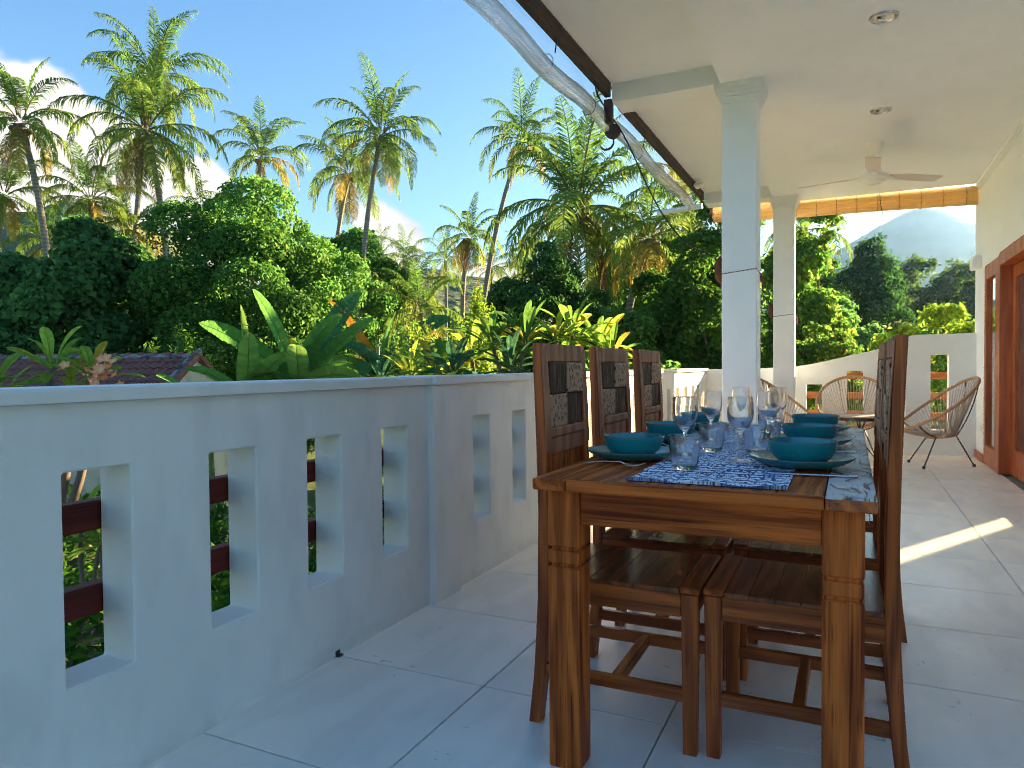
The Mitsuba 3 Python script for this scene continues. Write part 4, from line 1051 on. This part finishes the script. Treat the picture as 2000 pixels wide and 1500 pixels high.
PALMS = [('tall coconut palm nearest the left edge with a leaning grey trunk', (-30.6, 19.0), (-31.13, 18.08, 11.4), 3.5, 23, 101, {}),
         ('large coconut palm at upper left with a full crown and hanging yellow fronds', (-27.2, 22.0), (-27.75, 21.33, 11.5), 4.7, 29, 102, dict(tone=.08, deadn=3)),
         ('tallest coconut palm, behind the large palm at upper left', (-35.6, 25.9), (-34.56, 27.2, 17.2), 5.0, 26, 103, {}),
         ('coconut palm rising straight behind the top of the big round tree', (-32.2, 31.4), (-31.63, 32.0, 13.7), 4.2, 20, 104, dict(full=False, deadn=1)),
         ('darker coconut palm with curved trunk, left of the tall leaning palm in the middle', (-27.9, 32.7), (-26.59, 33.8, 12.5), 4.4, 23, 105, {}),
         ('tall coconut palm in the middle with a long slightly leaning trunk', (-23.8, 29.7), (-22.18, 30.85, 13.2), 4.5, 26, 106, dict(tone=.06)),
         ('slender coconut palm near the eave with a right leaning trunk and wide side fronds', (-20.5, 36.7), (-17.42, 38.2, 14.4), 4.4, 18, 107, dict(full=False)),
         ('small coconut palm with dry fronds hanging round its trunk', (-20.7, 36.5), (-20.26, 36.8, 8.7), 3.1, 20, 108, dict(deadn=7, tone=.15)),
         ('big near coconut palm with long arching green fronds below the eave', (-7.3, 25.0), (-8.94, 24.4, 6.7), 5.0, 32, 109, dict(deadn=5, nleaf=56, r=.17)),
         ('small coconut palm with bent trunk right of the big near palm', (-7.7, 23.8), (-6.26, 24.2, 5.5), 3.1, 23, 110, dict(tone=.12, deadn=2)),
         ('short coconut palm with a bare curved trunk between the left edge and the large palm', (-31.0, 22.0), (-31.48, 21.3, 8.9), 3.3, 20, 111, dict(tone=.05)),
         ('coconut palm with orange stalks cut by the left edge of the picture', (-35.3, 18.9), (-34.93, 19.5, 9.1), 3.4, 20, 112, dict(tone=.2)),
         ('yellowing short coconut palm below the large palm at upper left', (-31.7, 24.4), (-32.17, 23.8, 8.0), 3.2, 20, 113, dict(tone=.42, deadn=2)),
         ('bright green young palm low in the middle before the small palm', (-16.3, 25.2), (-16.25, 25.2, 3.4), 3.0, 18, 114, dict(tone=.15, nuts=False, deadn=0)),
         ('coconut palm half hidden behind the rolled clear blind and near column', (-4.9, 29.7), (-6.0, 29.3, 7.3), 4.2, 23, 115, dict(tone=.12)),
         ('coconut palm seen only as fronds just right of the further column', (-2.7, 35.9), (-1.95, 35.9, 7.3), 3.4, 20, 116, {}),
         ('dark low coconut palm behind the leaning palm nearest the left edge', (-39.0, 24.4), (-39.2, 24.0, 7.9), 3.8, 23, 118, dict(nuts=False)),
         ('distant palm just right of the tall palm in the middle', (-34.8, 51.3), (-34.66, 51.4, 10.4), 4.0, 18, 119, dict(nuts=False, deadn=1, nleaf=30)),
         ('distant palm left of the small palm with dry fronds', (-33.9, 56.6), (-33.7, 56.7, 11.0), 4.2, 18, 120, dict(nuts=False, deadn=1, nleaf=30)),
         ('distant palm right of the small palm with dry fronds', (-27.4, 53.4), (-27.3, 53.4, 9.4), 3.8, 18, 121, dict(nuts=False, deadn=1, nleaf=30)),
         ('far off palm top above the left side of the big round tree', (-57.1, 48.6), (-56.9, 48.85, 17.2), 3.8, 18, 122, dict(nuts=False, deadn=0, nleaf=30)),
         ('distant pale palm beside the trunk of the tall palm in the middle', (-34.2, 46.8), (-34.08, 46.9, 9.6), 3.9, 18, 123, dict(nuts=False, deadn=1, nleaf=30)),
         ('palm behind the small palm, its fronds below the slender leaning palm', (-20.2, 45.0), (-20.0, 45.1, 7.6), 4.0, 18, 124, dict(nuts=False, deadn=1, nleaf=36)),
         ('palm behind the banana plants left of the bright young palm', (-22.0, 33.5), (-21.9, 33.5, 5.4), 3.6, 18, 125, dict(nuts=False, deadn=1, nleaf=36))]
for lb, b_, c_, L_, nf_, sd_, kw in PALMS: palm(lb, b_, c_, L_, nf_, sd_, **kw)


# ------------------------------------------------------------------ large leaved plants, every leaf a part
def blade(start, az, el, L, W, droop, rng, prof, rows=12, fold=.22, tears=0, col=(.06, .16, .03), col2=None, rib=(.20, .28, .08), roll=0.0, stalk=.0):
    """One big leaf: a curved midrib with two half blades; tears split the half blades into strips."""
    e, a = el, az; ns = rows; pts = [np.asarray(start, float)]
    if stalk: pts[0] = pts[0] + 0
    for k in range(1, ns + 1):
        e -= droop / ns * (.4 + 1.2 * k / ns); e = max(e, -1.5)
        pts.append(pts[-1] + L / ns * np.array([math.sin(a) * math.cos(e), math.cos(a) * math.cos(e), math.sin(e)]))
    pts = np.array(pts); t = unit(np.gradient(pts, axis=0)); s = unit(np.cross(t, [1e-3, 0, 1.0])); up = np.cross(s, t)
    s, up = s * math.cos(roll) + up * math.sin(roll), up * math.cos(roll) - s * math.sin(roll)
    u = np.linspace(0, 1, ns + 1); w = W * np.interp(u, *zip(*prof))
    V, Fc, C = [], [], []; col = np.asarray(col, float); col2 = col if col2 is None else np.asarray(col2, float)
    off = 0
    for sd in (1, -1):
        for k in range(ns):
            sh = [0., 0.]
            if tears and rng.rand() < tears: sh = [.10 * rng.rand(), .10 * rng.rand()]
            for q_, uu in ((0, k), (1, k + 1)):
                g = .05 * w[uu] * rng.randn() if tears else .02 * w[uu] * rng.randn()
                m_ = pts[uu] + (t[uu] * L / ns) * (sh[q_] * (1 if q_ == 0 else -1))
                edge = pts[uu] + s[uu] * sd * (w[uu] * .5 + g * .4) + up[uu] * w[uu] * fold + t[uu] * (L / ns) * (.35 + (sh[q_] * (2 if q_ == 0 else -2)))
                midp = (pts[uu] + s[uu] * sd * w[uu] * .25 + up[uu] * w[uu] * fold * .66 + t[uu] * (L / ns) * .18)
                V += [m_, midp, edge]
                cc = (col * (1 - .8 * u[uu]) + col2 * .8 * u[uu]) * (.80 + .4 * rng.rand())
                C += [cc * .95, cc, cc * (1.02)]
            b = off; Fc += [[b, b + 1, b + 4], [b, b + 4, b + 3], [b + 1, b + 2, b + 5], [b + 1, b + 5, b + 4]] if sd > 0 else [[b, b + 4, b + 1], [b, b + 3, b + 4], [b + 1, b + 5, b + 2], [b + 1, b + 4, b + 5]]
            off += 6
    rv, rf = tube(pts - up * .0, np.linspace(.016, .004, ns + 1) * W * 2.0, 5, cap=False)
    V = np.vstack([np.array(V), rv]); Fc = np.vstack([np.array(Fc), rf + off]); C = np.vstack([np.array(C), np.tile(np.asarray(rib, float), (len(rv), 1))])
    return V, Fc, np.clip(C, 0, 1)


BAN = [(0, .12), (.06, .55), (.2, .92), (.5, 1.0), (.8, .82), (.94, .45), (1, .04)]
PLU = [(0, .05), (.12, .22), (.35, .62), (.65, 1.0), (.85, .88), (.96, .45), (1, .05)]


def banana(label, base, ztop, leaves_, seed, r=.13):
    rng = np.random.RandomState(seed); t = thing('banana_plant', label, 'banana plant')
    b = np.array([base[0], base[1], GZ]); top = np.array([base[0], base[1], ztop])
    obj('stem', tube(smooth_path([b, (b + top) / 2 + [.05, .03, 0], top], 14), np.linspace(r, r * .55, 14), 10), 'coconut_husk', t, smooth=True, color=np.tile([.10, .15, .04], (14 * 10 + 2, 1)))
    for az, el, L, W, dr_, kind, roll in leaves_:
        col, col2, tr = {'g': ((.085, .25, .05), (.13, .31, .065), .38), 'd': ((.045, .16, .065), (.06, .19, .07), .4), 'y': ((.60, .38, .04), (.55, .30, .04), .6), 'o': ((.62, .30, .03), (.58, .20, .03), .6), 'l': ((.17, .32, .06), (.22, .36, .07), .35), 'b': ((.20, .14, .07), (.17, .10, .05), .8)}[kind]
        v, f, C = blade(top - [0, 0, .1], math.radians(az), math.radians(el), L * 1.04, W * 1.0, dr_, rng, BAN, 26, .10, tr, col, col2, (.20, .30, .07) if kind not in 'yob' else (.40, .30, .10), roll)
        obj('leaf', (v, f), 'leaf_big', t, color=C, label={'y': 'old yellow torn leaf', 'o': 'old orange torn leaf', 'b': 'dry brown leaf'}.get(kind))


# azimuths are compass-like (0 = along the terrace, 90 = to the right)
banana('banana plant with the longest leaf reaching left above the balcony wall', (-9.40, 10.35), .78, [(-125, 46, 2.05, .50, .45, 'g', -.9), (48, 64, 2.1, .50, .25, 'd', 1.0), (-120, 74, 1.95, .34, .3, 'g', -1.0), (-60, 58, 1.4, .40, .5, 'y', 0), (60, 35, 1.3, .40, 1.4, 'l', .8), (150, 30, 1.3, .42, 1.9, 'd', 0), (-160, 40, 1.1, .42, 1.3, 'g', 0), (70, 80, 1.6, .34, .9, 'g', 1.2), (44, 52, 1.9, .30, .35, 'g', 1.0), (140, 60, 1.2, .40, .8, 'l', .2)], 201, .10)
banana('smaller banana plant at the left of the banana clump with upright pale leaves', (-9.98, 9.65), .40, [(-60, 84, 1.9, .46, .2, 'l', -1.0), (-150, 60, 1.3, .40, 1.0, 'g', -.4), (80, 70, 1.3, .38, .8, 'l', .6), (-130, 25, 1.6, .42, .8, 'l', -.5), (120, 25, 1.2, .38, 1.2, 'b', 0), (-90, 15, 1.6, .38, .5, 'g', -.6), (130, 75, 1.5, .40, .5, 'l', 0)], 202, .08)
banana('banana plant with orange and yellow dying leaves on the right of the clump', (-8.75, 12.15), .85, [(30, 62, 2.1, .54, .9, 'd', .9), (-150, 70, 1.4, .46, 1.5, 'd', -.3), (-95, 62, 2.1, .44, .35, 'o', 0), (-140, 34, 1.3, .46, 2.4, 'y', 0), (-60, 40, 1.6, .42, .9, 'y', 0), (100, 50, 1.7, .50, 1.4, 'd', .5), (160, 45, 1.5, .50, 1.6, 'd', 0), (-20, 75, 1.8, .50, .8, 'g', 1.0), (60, 30, 1.6, .48, 1.5, 'd', .7), (-110, 42, 1.6, .44, 1.4, 'g', -.7)], 203, .10)
banana('low banana plant beside the gable of the tiled roof', (-10.6, 9.3), .15, [(-80, 40, 1.6, .42, .8, 'l', -.6), (-140, 30, 1.5, .40, .7, 'b', -.5), (60, 40, 1.5, .42, .8, 'l', .6), (100, 55, 1.2, .40, 1.0, 'g', .3), (-110, 62, 1.3, .38, .8, 'g', -.6), (20, 30, 1.6, .40, .6, 'l', .8)], 204, .08)
banana('shaded banana plant behind the yellow shrub', (-7.9, 12.9), .75, [(40, 70, 2.0, .50, .6, 'd', .9), (90, 50, 1.7, .50, 1.3, 'd', .5), (-100, 50, 1.6, .48, 1.3, 'd', -.6), (150, 40, 1.5, .46, 1.6, 'd', 0), (-40, 60, 1.7, .48, .9, 'd', .8)], 205, .10)


def frangipani(label, base, rosettes, seed, flowers=(), L=.33, W=.088):
    rng = np.random.RandomState(seed); t = thing('frangipani', label, 'frangipani')
    b = np.array([base[0], base[1], GZ]); ctr = np.mean([r_[0] for r_ in rosettes], 0)
    fork = np.array([ctr[0], ctr[1], ctr[2] - 1.1])
    obj('trunk', tube(smooth_path([b, (b + fork) / 2 + [.08, -.05, 0], fork], 14), np.linspace(.085, .05, 14), 10), 'bark', t, smooth=60)
    for p, n, s, tone in rosettes:
        p = np.asarray(p, float); dirn = unit(p - fork + [0, 0, .3])
        obj('branch', tube(smooth_path([fork, fork + (p - fork) * .55 + rng.randn(3) * .05 - [0, 0, .08], p], 10), np.linspace(.034, .020, 10), 8), 'bark', t, smooth=60)
        for k in range(n):
            q = (k + .5) / n; az = k * 2.39996 + rng.randn() * .2; el = math.radians(80 - 88 * q) + .12 * rng.randn()
            g = np.array([(.10, .21, .04), (.19, .33, .05), (.30, .38, .05), (.045, .12, .06)][tone]) * (.75 + .5 * rng.rand())
            if tone != 3 and rng.rand() < .13: g = np.array([.40, .34, .05])
            LL = L * s * (.80 + .36 * rng.rand() + .15 * q)
            v, f, C = blade(p + [math.sin(az) * .015, math.cos(az) * .015, .02 - .06 * q], az, el, LL, W * s * (.85 + .35 * rng.rand()), .35 + .5 * rng.rand(), rng, PLU, 10, .16, 0, g, g * 1.15, (.30, .34, .12), .25 * rng.randn())
            obj('leaf', (v, f), 'leaf_big', t, color=C)
    for p in flowers:
        p = np.asarray(p, float); n_ = unit(np.array([.45, -.5, .55]) + .55 * rng.randn(3)); a = unit(np.cross(n_, [0, 0, 1.0])); b2 = np.cross(n_, a)
        V, Fc, C = [], [], []
        for k in range(5):
            th = k * 2 * PI / 5; d = a * math.cos(th) + b2 * math.sin(th); s_ = np.cross(n_, d); R = .034
            o = len(V); V += [p, p + d * R * .5 - s_ * R * .32 + n_ * .006, p + d * R * .95 - s_ * R * .2 + n_ * .012, p + d * R * 1.02 + s_ * R * .15 + n_ * .010, p + d * R * .6 + s_ * R * .42 + n_ * .004]
            Fc += [[o, o + 1, o + 2], [o, o + 2, o + 3], [o, o + 3, o + 4]]
            e = np.array([.86, .22, .22]) ; C += [np.array([.92, .70, .18]), e * .95 + [.08, .16, .03], e, e, e + [.04, .14, .07]]
        obj('flower', (np.array(V), np.array(Fc)), 'petal', t, color=np.clip(np.array(C), 0, 1))


rng = np.random.RandomState(9)
fl = [np.array([-4.42, 3.02, 1.055]) + rng.randn(3) * [.05, .06, .040] for _ in range(22)] + [np.array([-4.60, 2.93, 1.075]) + rng.randn(3) * [.035, .04, .025] for _ in range(8)]
frangipani('frangipani with pink and yellow flowers in front of the tiled roof', (-4.8, 2.9), [((-4.78, 2.94, 1.06), 16, 1.0, 1), ((-4.50, 3.03, 1.0), 12, .9, 1), ((-5.0, 2.76, .88), 10, .9, 1), ((-4.66, 2.50, .94), 13, 1.0, 1), ((-4.62, 2.98, .86), 7, .9, 2)], 301, fl, .29, .070)
frangipani('largest frangipani above the balcony wall with long leaves in two fans', (-3.2, 6.5), [((-3.30, 6.46, 1.26), 22, 1.0, 0), ((-3.00, 6.62, 1.28), 22, 1.0, 0), ((-3.62, 6.62, 1.13), 18, .95, 2), ((-2.80, 6.98, 1.30), 15, .9, 2), ((-2.86, 5.98, 1.04), 16, .85, 3)], 302, (), .44, .085)
frangipani('bright light green frangipani behind the carved chairs', (-2.55, 7.25), [((-2.70, 7.18, 1.38), 22, 1.0, 1), ((-2.45, 7.32, 1.26), 18, .95, 1), ((-2.25, 7.15, 1.12), 16, .9, 1)], 303, (), .43, .09)
frangipani('dark frangipani low against the balcony wall by the pilaster', (-3.3, 5.5), [((-3.24, 5.55, .98), 18, .95, 3), ((-3.60, 5.85, 1.0), 16, .9, 0)], 304, (), .36, .075)
frangipani('small frangipani with narrow yellowish leaves beside the banana plants', (-4.2, 6.2), [((-4.10, 6.18, .95), 17, .95, 2), ((-4.35, 6.0, .88), 12, .85, 3)], 305, (), .36, .06)
frangipani('frangipani seen through the first slot of the balcony wall', (-7.2, 4.6), [((-7.15, 4.66, -.52), 14, 1.15, 1), ((-6.8, 4.62, -.70), 12, 1.1, 1), ((-7.4, 5.0, -.75), 12, 1.1, 2), ((-6.5, 4.9, -.95), 11, 1.0, 0)], 306, [np.array([-6.98, 4.86, -.22]) + rng.randn(3) * .05 for _ in range(5)], .36, .10)


def spray_shrub(name, label, c, rad, n, size, aspect, cols, seed, stems=26, group=None):
    """Loose upright shrub: thin stems with leaves along them."""
    rng = np.random.RandomState(seed); t = thing(name, label, 'shrub', group); c, rad = np.asarray(c, float), np.asarray(rad, float)
    P, N, tubes = [], [], []
    b = np.array([c[0], c[1], max(GZ, c[2] - rad[2] - 1.2)])
    for k in range(stems):
        tip = c + sphere_dirs(1, rng)[0] * rad * (.55 + .5 * rng.rand()); tip[2] = max(tip[2], c[2] - rad[2] * .6)
        st_ = smooth_path([b + rng.randn(3) * [.12, .12, 0], b + (tip - b) * .6 + rng.randn(3) * .12, tip], 10)
        tubes.append(tube(st_, np.linspace(.016, .004, 10), 5))
        m_ = n // stems; q_ = .3 + .7 * rng.rand(m_) ** .6
        pp = np.stack([np.interp(q_, np.linspace(0, 1, 10), st_[:, i_]) for i_ in range(3)], 1)
        P.append(pp + rng.randn(m_, 3) * .085 * rad.mean()); N.append(rng.randn(m_, 3) * .6 + [0, 0, .8])
    P, N = np.vstack(P), np.vstack(N)
    v, f = leaves(P, N, size, aspect, rng, droop=.6)
    obj('foliage', (v, f), 'leaf_small', t, color=np.clip(leaf_colors(len(P), rng, *cols), 0, 1)); obj('stems', cat(tubes), 'bark', t)


spray_shrub('feathery_shrub', 'loose yellow green shrub with tiny leaves between the banana plants and frangipani', (-5.15, 8.55, 1.25), (.80, .80, .70), 12000, .062, .38, YEL, 401, 60)
spray_shrub('feathery_shrub', 'taller wispy yellow green shoot of small leaves just left of the dark tree', (-4.72, 8.85, 1.72), (.24, .24, .60), 3200, .065, .38, YEL, 402, 16)
spray_shrub('leafy_shrub', 'leafy green shoots behind the left frangipani in front of the dark bush', (-19.8, 13.4, 1.1), (1.3, 1.2, .9), 3000, .16, .34, LIT, 403, 40)
spray_shrub('leafy_shrub', 'leafy green shoots behind the middle of the tiled roof ridge', (-16.8, 13.6, 1.3), (1.5, 1.2, .95), 3600, .18, .34, GREEN, 404, 40)
spray_shrub('leafy_shrub', 'bright low shrub against the foot of the balcony wall by the frangipani', (-3.6, 6.4, .55), (.7, .7, .5), 2500, .10, .42, YEL, 405, 30)
for k, (x, y, z, r) in enumerate(((-3.2, 9.2, .55, .55), (-2.6, 9.9, .6, .55), (-2.6, 11.6, .55, .7), (-1.5, 12.4, .35, .6))):
    tree('green_shrub', ('green shrub outside the balcony wall behind the bright frangipani', 'green shrub outside the balcony wall near its far end', 'rounded green shrub beyond the far corner of the balcony wall', 'green shrub just beyond the end wall between the columns')[k], 'shrub', (x, y, z - .6), (r, r, 1.0), 5200, .11, .55, GREEN if k % 2 else LIT, 410 + k, 34, .3, r0=.04)

# raised garden bed and ground cover seen through the slots
bed = lambda X, Y: -1.75 + .35 * (F2(X, Y, .45, 3, 2) - .5) + .02 * (X + 8)
struct('garden_bed', grid(np.linspace(-14.5, -2.4, 60), np.linspace(-2.5, 10.5, 60), bed), 'bed_soil', smooth=True)
rng = np.random.RandomState(55); n_ = 26000
gxy = np.stack([-2.6 - 11 * rng.rand(n_) ** .8, -2 + 12 * rng.rand(n_)], 1)
hum = F2(gxy[:, 0], gxy[:, 1], .9, 3, 4)
gz = bed(gxy[:, 0], gxy[:, 1]) + .05 + .55 * hum * rng.rand(n_)
v, f = leaves(np.c_[gxy, gz], rng.randn(n_, 3) * .45 + [0, 0, 1], .135, .5, rng, droop=.2)
obj('ground_cover', (v, f), 'leaf_small', color=np.clip(leaf_colors(n_, rng, (.035, .12, .015), (.11, .24, .03), (.50, .40, .26), .05), 0, 1), kind='stuff')
labels['ground_cover'] = {'label': 'leafy green ground cover in the garden below the balcony', 'category': 'ground cover', 'kind': 'stuff'}

# ------------------------------------------------------------------ neighbour's house with a clay tile roof
nh = thing('neighbour_house', 'cream walled neighbouring house with a low dark red clay tile roof', 'house')
Rr = np.array([-14.40, 12.39, 1.40]); ud = unit(np.array([-.958, -.286, 0])); pd = np.array([.286, -.958, 0]); pd = unit(pd - ud * (pd @ ud))
SL = math.radians(34); down = pd * math.cos(SL) - np.array([0, 0, 1.0]) * math.sin(SL); down2 = -pd * math.cos(SL) - np.array([0, 0, 1.0]) * math.sin(SL)
nrm = np.cross(ud, down); nrm = nrm if nrm[2] > 0 else -nrm; nrm2 = np.cross(ud, down2); nrm2 = nrm2 if nrm2[2] > 0 else -nrm2
RL, SLEN = 10.5, 3.7


def quadslab(p, a, b, n, th):
    v = np.array([p, p + a, p + a + b, p + b]); v = np.vstack([v, v - n * th])
    return v, np.array([[0, 1, 2], [0, 2, 3], [4, 6, 5], [4, 7, 6], [0, 5, 1], [0, 4, 5], [1, 6, 2], [1, 5, 6], [2, 7, 3], [2, 6, 7], [3, 4, 0], [3, 7, 4]])


rf_ = obj('roof', cat([quadslab(Rr - nrm * .05, ud * RL, down * SLEN, nrm, .05), quadslab(Rr - nrm2 * .05, ud * RL, down2 * SLEN, nrm2, .05)]), 'roof_clay', nh)
TWt, TLn = .21, .27
tile_v = []
for r_ in range(2):
    pass
prof_t = [(-.5, .012), (-.36, .034), (-.2, .046), (-.02, .040), (.12, .016), (.3, .004), (.5, .012)]
pu = np.array(prof_t)


def rtile(c, rw):
    v = []
    for e, lift in ((-.03, .0), (1.12, .028)):
        for a, h in prof_t:
            v.append(c + ud * (a * TWt) + down * (TLn * e) + nrm * (h + lift + .004))
    for a, h in prof_t: v.append(c + ud * (a * TWt) + down * (TLn * 1.12) + nrm * (h + .010))
    v = np.array(v); m_ = len(prof_t); f = []
    for k in range(m_ - 1):
        f += [[k, k + 1, m_ + k + 1], [k, m_ + k + 1, m_ + k], [m_ + k, m_ + k + 1, 2 * m_ + k + 1], [m_ + k, 2 * m_ + k + 1, 2 * m_ + k]]
    return v, np.array(f)


rng = np.random.RandomState(12); rest = []
ncol, nrow = int(RL / TWt), int(SLEN / TLn)
for r_ in range(nrow):
    for c_ in range(ncol):
        p = Rr + ud * ((c_ + .5) * TWt) + down * (r_ * TLn + .06) + nrm * .003 * rng.randn()
        mt = rtile(p, r_)
        if r_ < 5: obj('roof_tile', mt, 'roof_clay', rf_, smooth=50)
        else: rest.append(mt)
obj('lower_roof_tiles', cat(rest), 'roof_clay', rf_, smooth=50, kind='stuff')
for c_ in range(int(RL / .36)):
    p = Rr + ud * (.36 * c_); k = 9; a = np.linspace(-.25, PI + .25, k); v = []
    for e, o in ((-.02, .012), (.40, 0)):
        for t_ in a: v.append(p + ud * (.36 * e / .36 * .36) + pd * math.cos(t_) * (.115 + o) + np.array([0, 0, 1.0]) * (math.sin(t_) * (.10 + o) - .03))
    v = np.array(v); f = []
    for i_ in range(k - 1): f += [[i_, i_ + 1, k + i_ + 1], [i_, k + i_ + 1, k + i_]]
    obj('ridge_tile', (v, np.array(f)), 'roof_clay', rf_, smooth=50)
obj('ridge_mortar', cat([quadslab(Rr + np.array([0, 0, .02]) + down * .02 + nrm * .045, ud * RL, down * .17, nrm, .05)]), 'ridge_cement', rf_)
obj('verge_mortar', cat([quadslab(Rr + nrm * .055, ud * .20, down * SLEN, nrm, .06), quadslab(Rr + nrm2 * .055, ud * .20, down2 * SLEN, nrm2, .06)]), 'ridge_cement', rf_)
obj('verge_edge', cat([quadslab(Rr - ud * .03 + nrm * .07, ud * .05, down * SLEN, nrm, .12), quadslab(Rr - ud * .03 + nrm2 * .07, ud * .05, down2 * SLEN, nrm2, .12)]), 'roof_clay', rf_)
obj('finial', move((_ico[0] * [.085, .085, .10] * (1 + .5 * (meshkit.fbm(_ico[0] * 2, 3) - .5))[:, None], _ico[1]), Rr + [0, 0, .06]), 'ridge_cement', rf_, smooth=True)
HWd = 3.0; zE = Rr[2] - HWd * math.tan(SL)
gp = np.array([Rr + ud * .06 + [0, 0, -.05], Rr + ud * .06 + pd * HWd + [0, 0, -.05 - HWd * math.tan(SL)], Rr + ud * .06 + pd * HWd + [0, 0, GZ - Rr[2]], Rr + ud * .06 - pd * HWd + [0, 0, GZ - Rr[2]], Rr + ud * .06 - pd * HWd + [0, 0, -.05 - HWd * math.tan(SL)]])
g2 = gp + ud * .15; k5 = np.arange(5)
f = [[0, 1, 4], [1, 2, 3], [1, 3, 4]]; f += [[a + 5 for a in t_[::-1]] for t_ in f]
for a in range(5): b = (a + 1) % 5; f += [[a, a + 5, b], [b, a + 5, b + 5]]
obj('gable_wall', (np.vstack([gp, g2]), np.array(f)), 'cream_wall', nh)
fw = Rr + pd * HWd
obj('front_wall', quadslab(np.array([fw[0], fw[1], GZ]) + ud * .22, ud * (RL - .4), np.array([0, 0, zE - GZ - .03]), pd, .15), 'cream_wall', nh)
for k, s0 in enumerate((1.2, 3.6)):
    w0 = np.array([fw[0], fw[1], GZ + .9]) + ud * s0 + pd * .02
    wf = obj('window', quadslab(w0, ud * 1.1, np.array([0, 0, 1.2]), pd, .06), 'slat_wood', nh)
    for q_ in range(2): obj('pane', quadslab(w0 + ud * (.08 + .50 * q_) + [0, 0, .08] + pd * .006, ud * .42, np.array([0, 0, 1.04]), pd, .004), 'dark_room', wf)
gw = obj('garden_wall', cat([box(-14.4, -14.2, -3.0, 8.4, GZ, -.55, .01), box(-14.43, -14.17, -3.0, 8.4, -.55, -.48, .01)]), 'cream_wall')
tag(gw, 'low cream garden wall behind the plants below the balcony', 'garden wall')

# ------------------------------------------------------------------ hazy morning air
scene['haze_air'] = {'type': 'homogeneous', 'albedo': {'type': 'rgb', 'value': [.90, .95, .98]}, 'sigma_t': {'type': 'rgb', 'value': [.00011, .00018, .00030]}, 'phase': {'type': 'hg', 'g': .9}}
scene['haze'] = {'type': 'cube', 'to_world': T().translate([-60, 560, 95]).scale([900, 860, 110]), 'bsdf': {'type': 'null'}, 'interior': {'type': 'ref', 'id': 'haze_air'}}
labels['haze'] = {'kind': 'stuff', 'label': 'thin hazy air over the valley and hills', 'category': 'haze'}
scene['camera']['medium'] = {'type': 'ref', 'id': 'haze_air'}
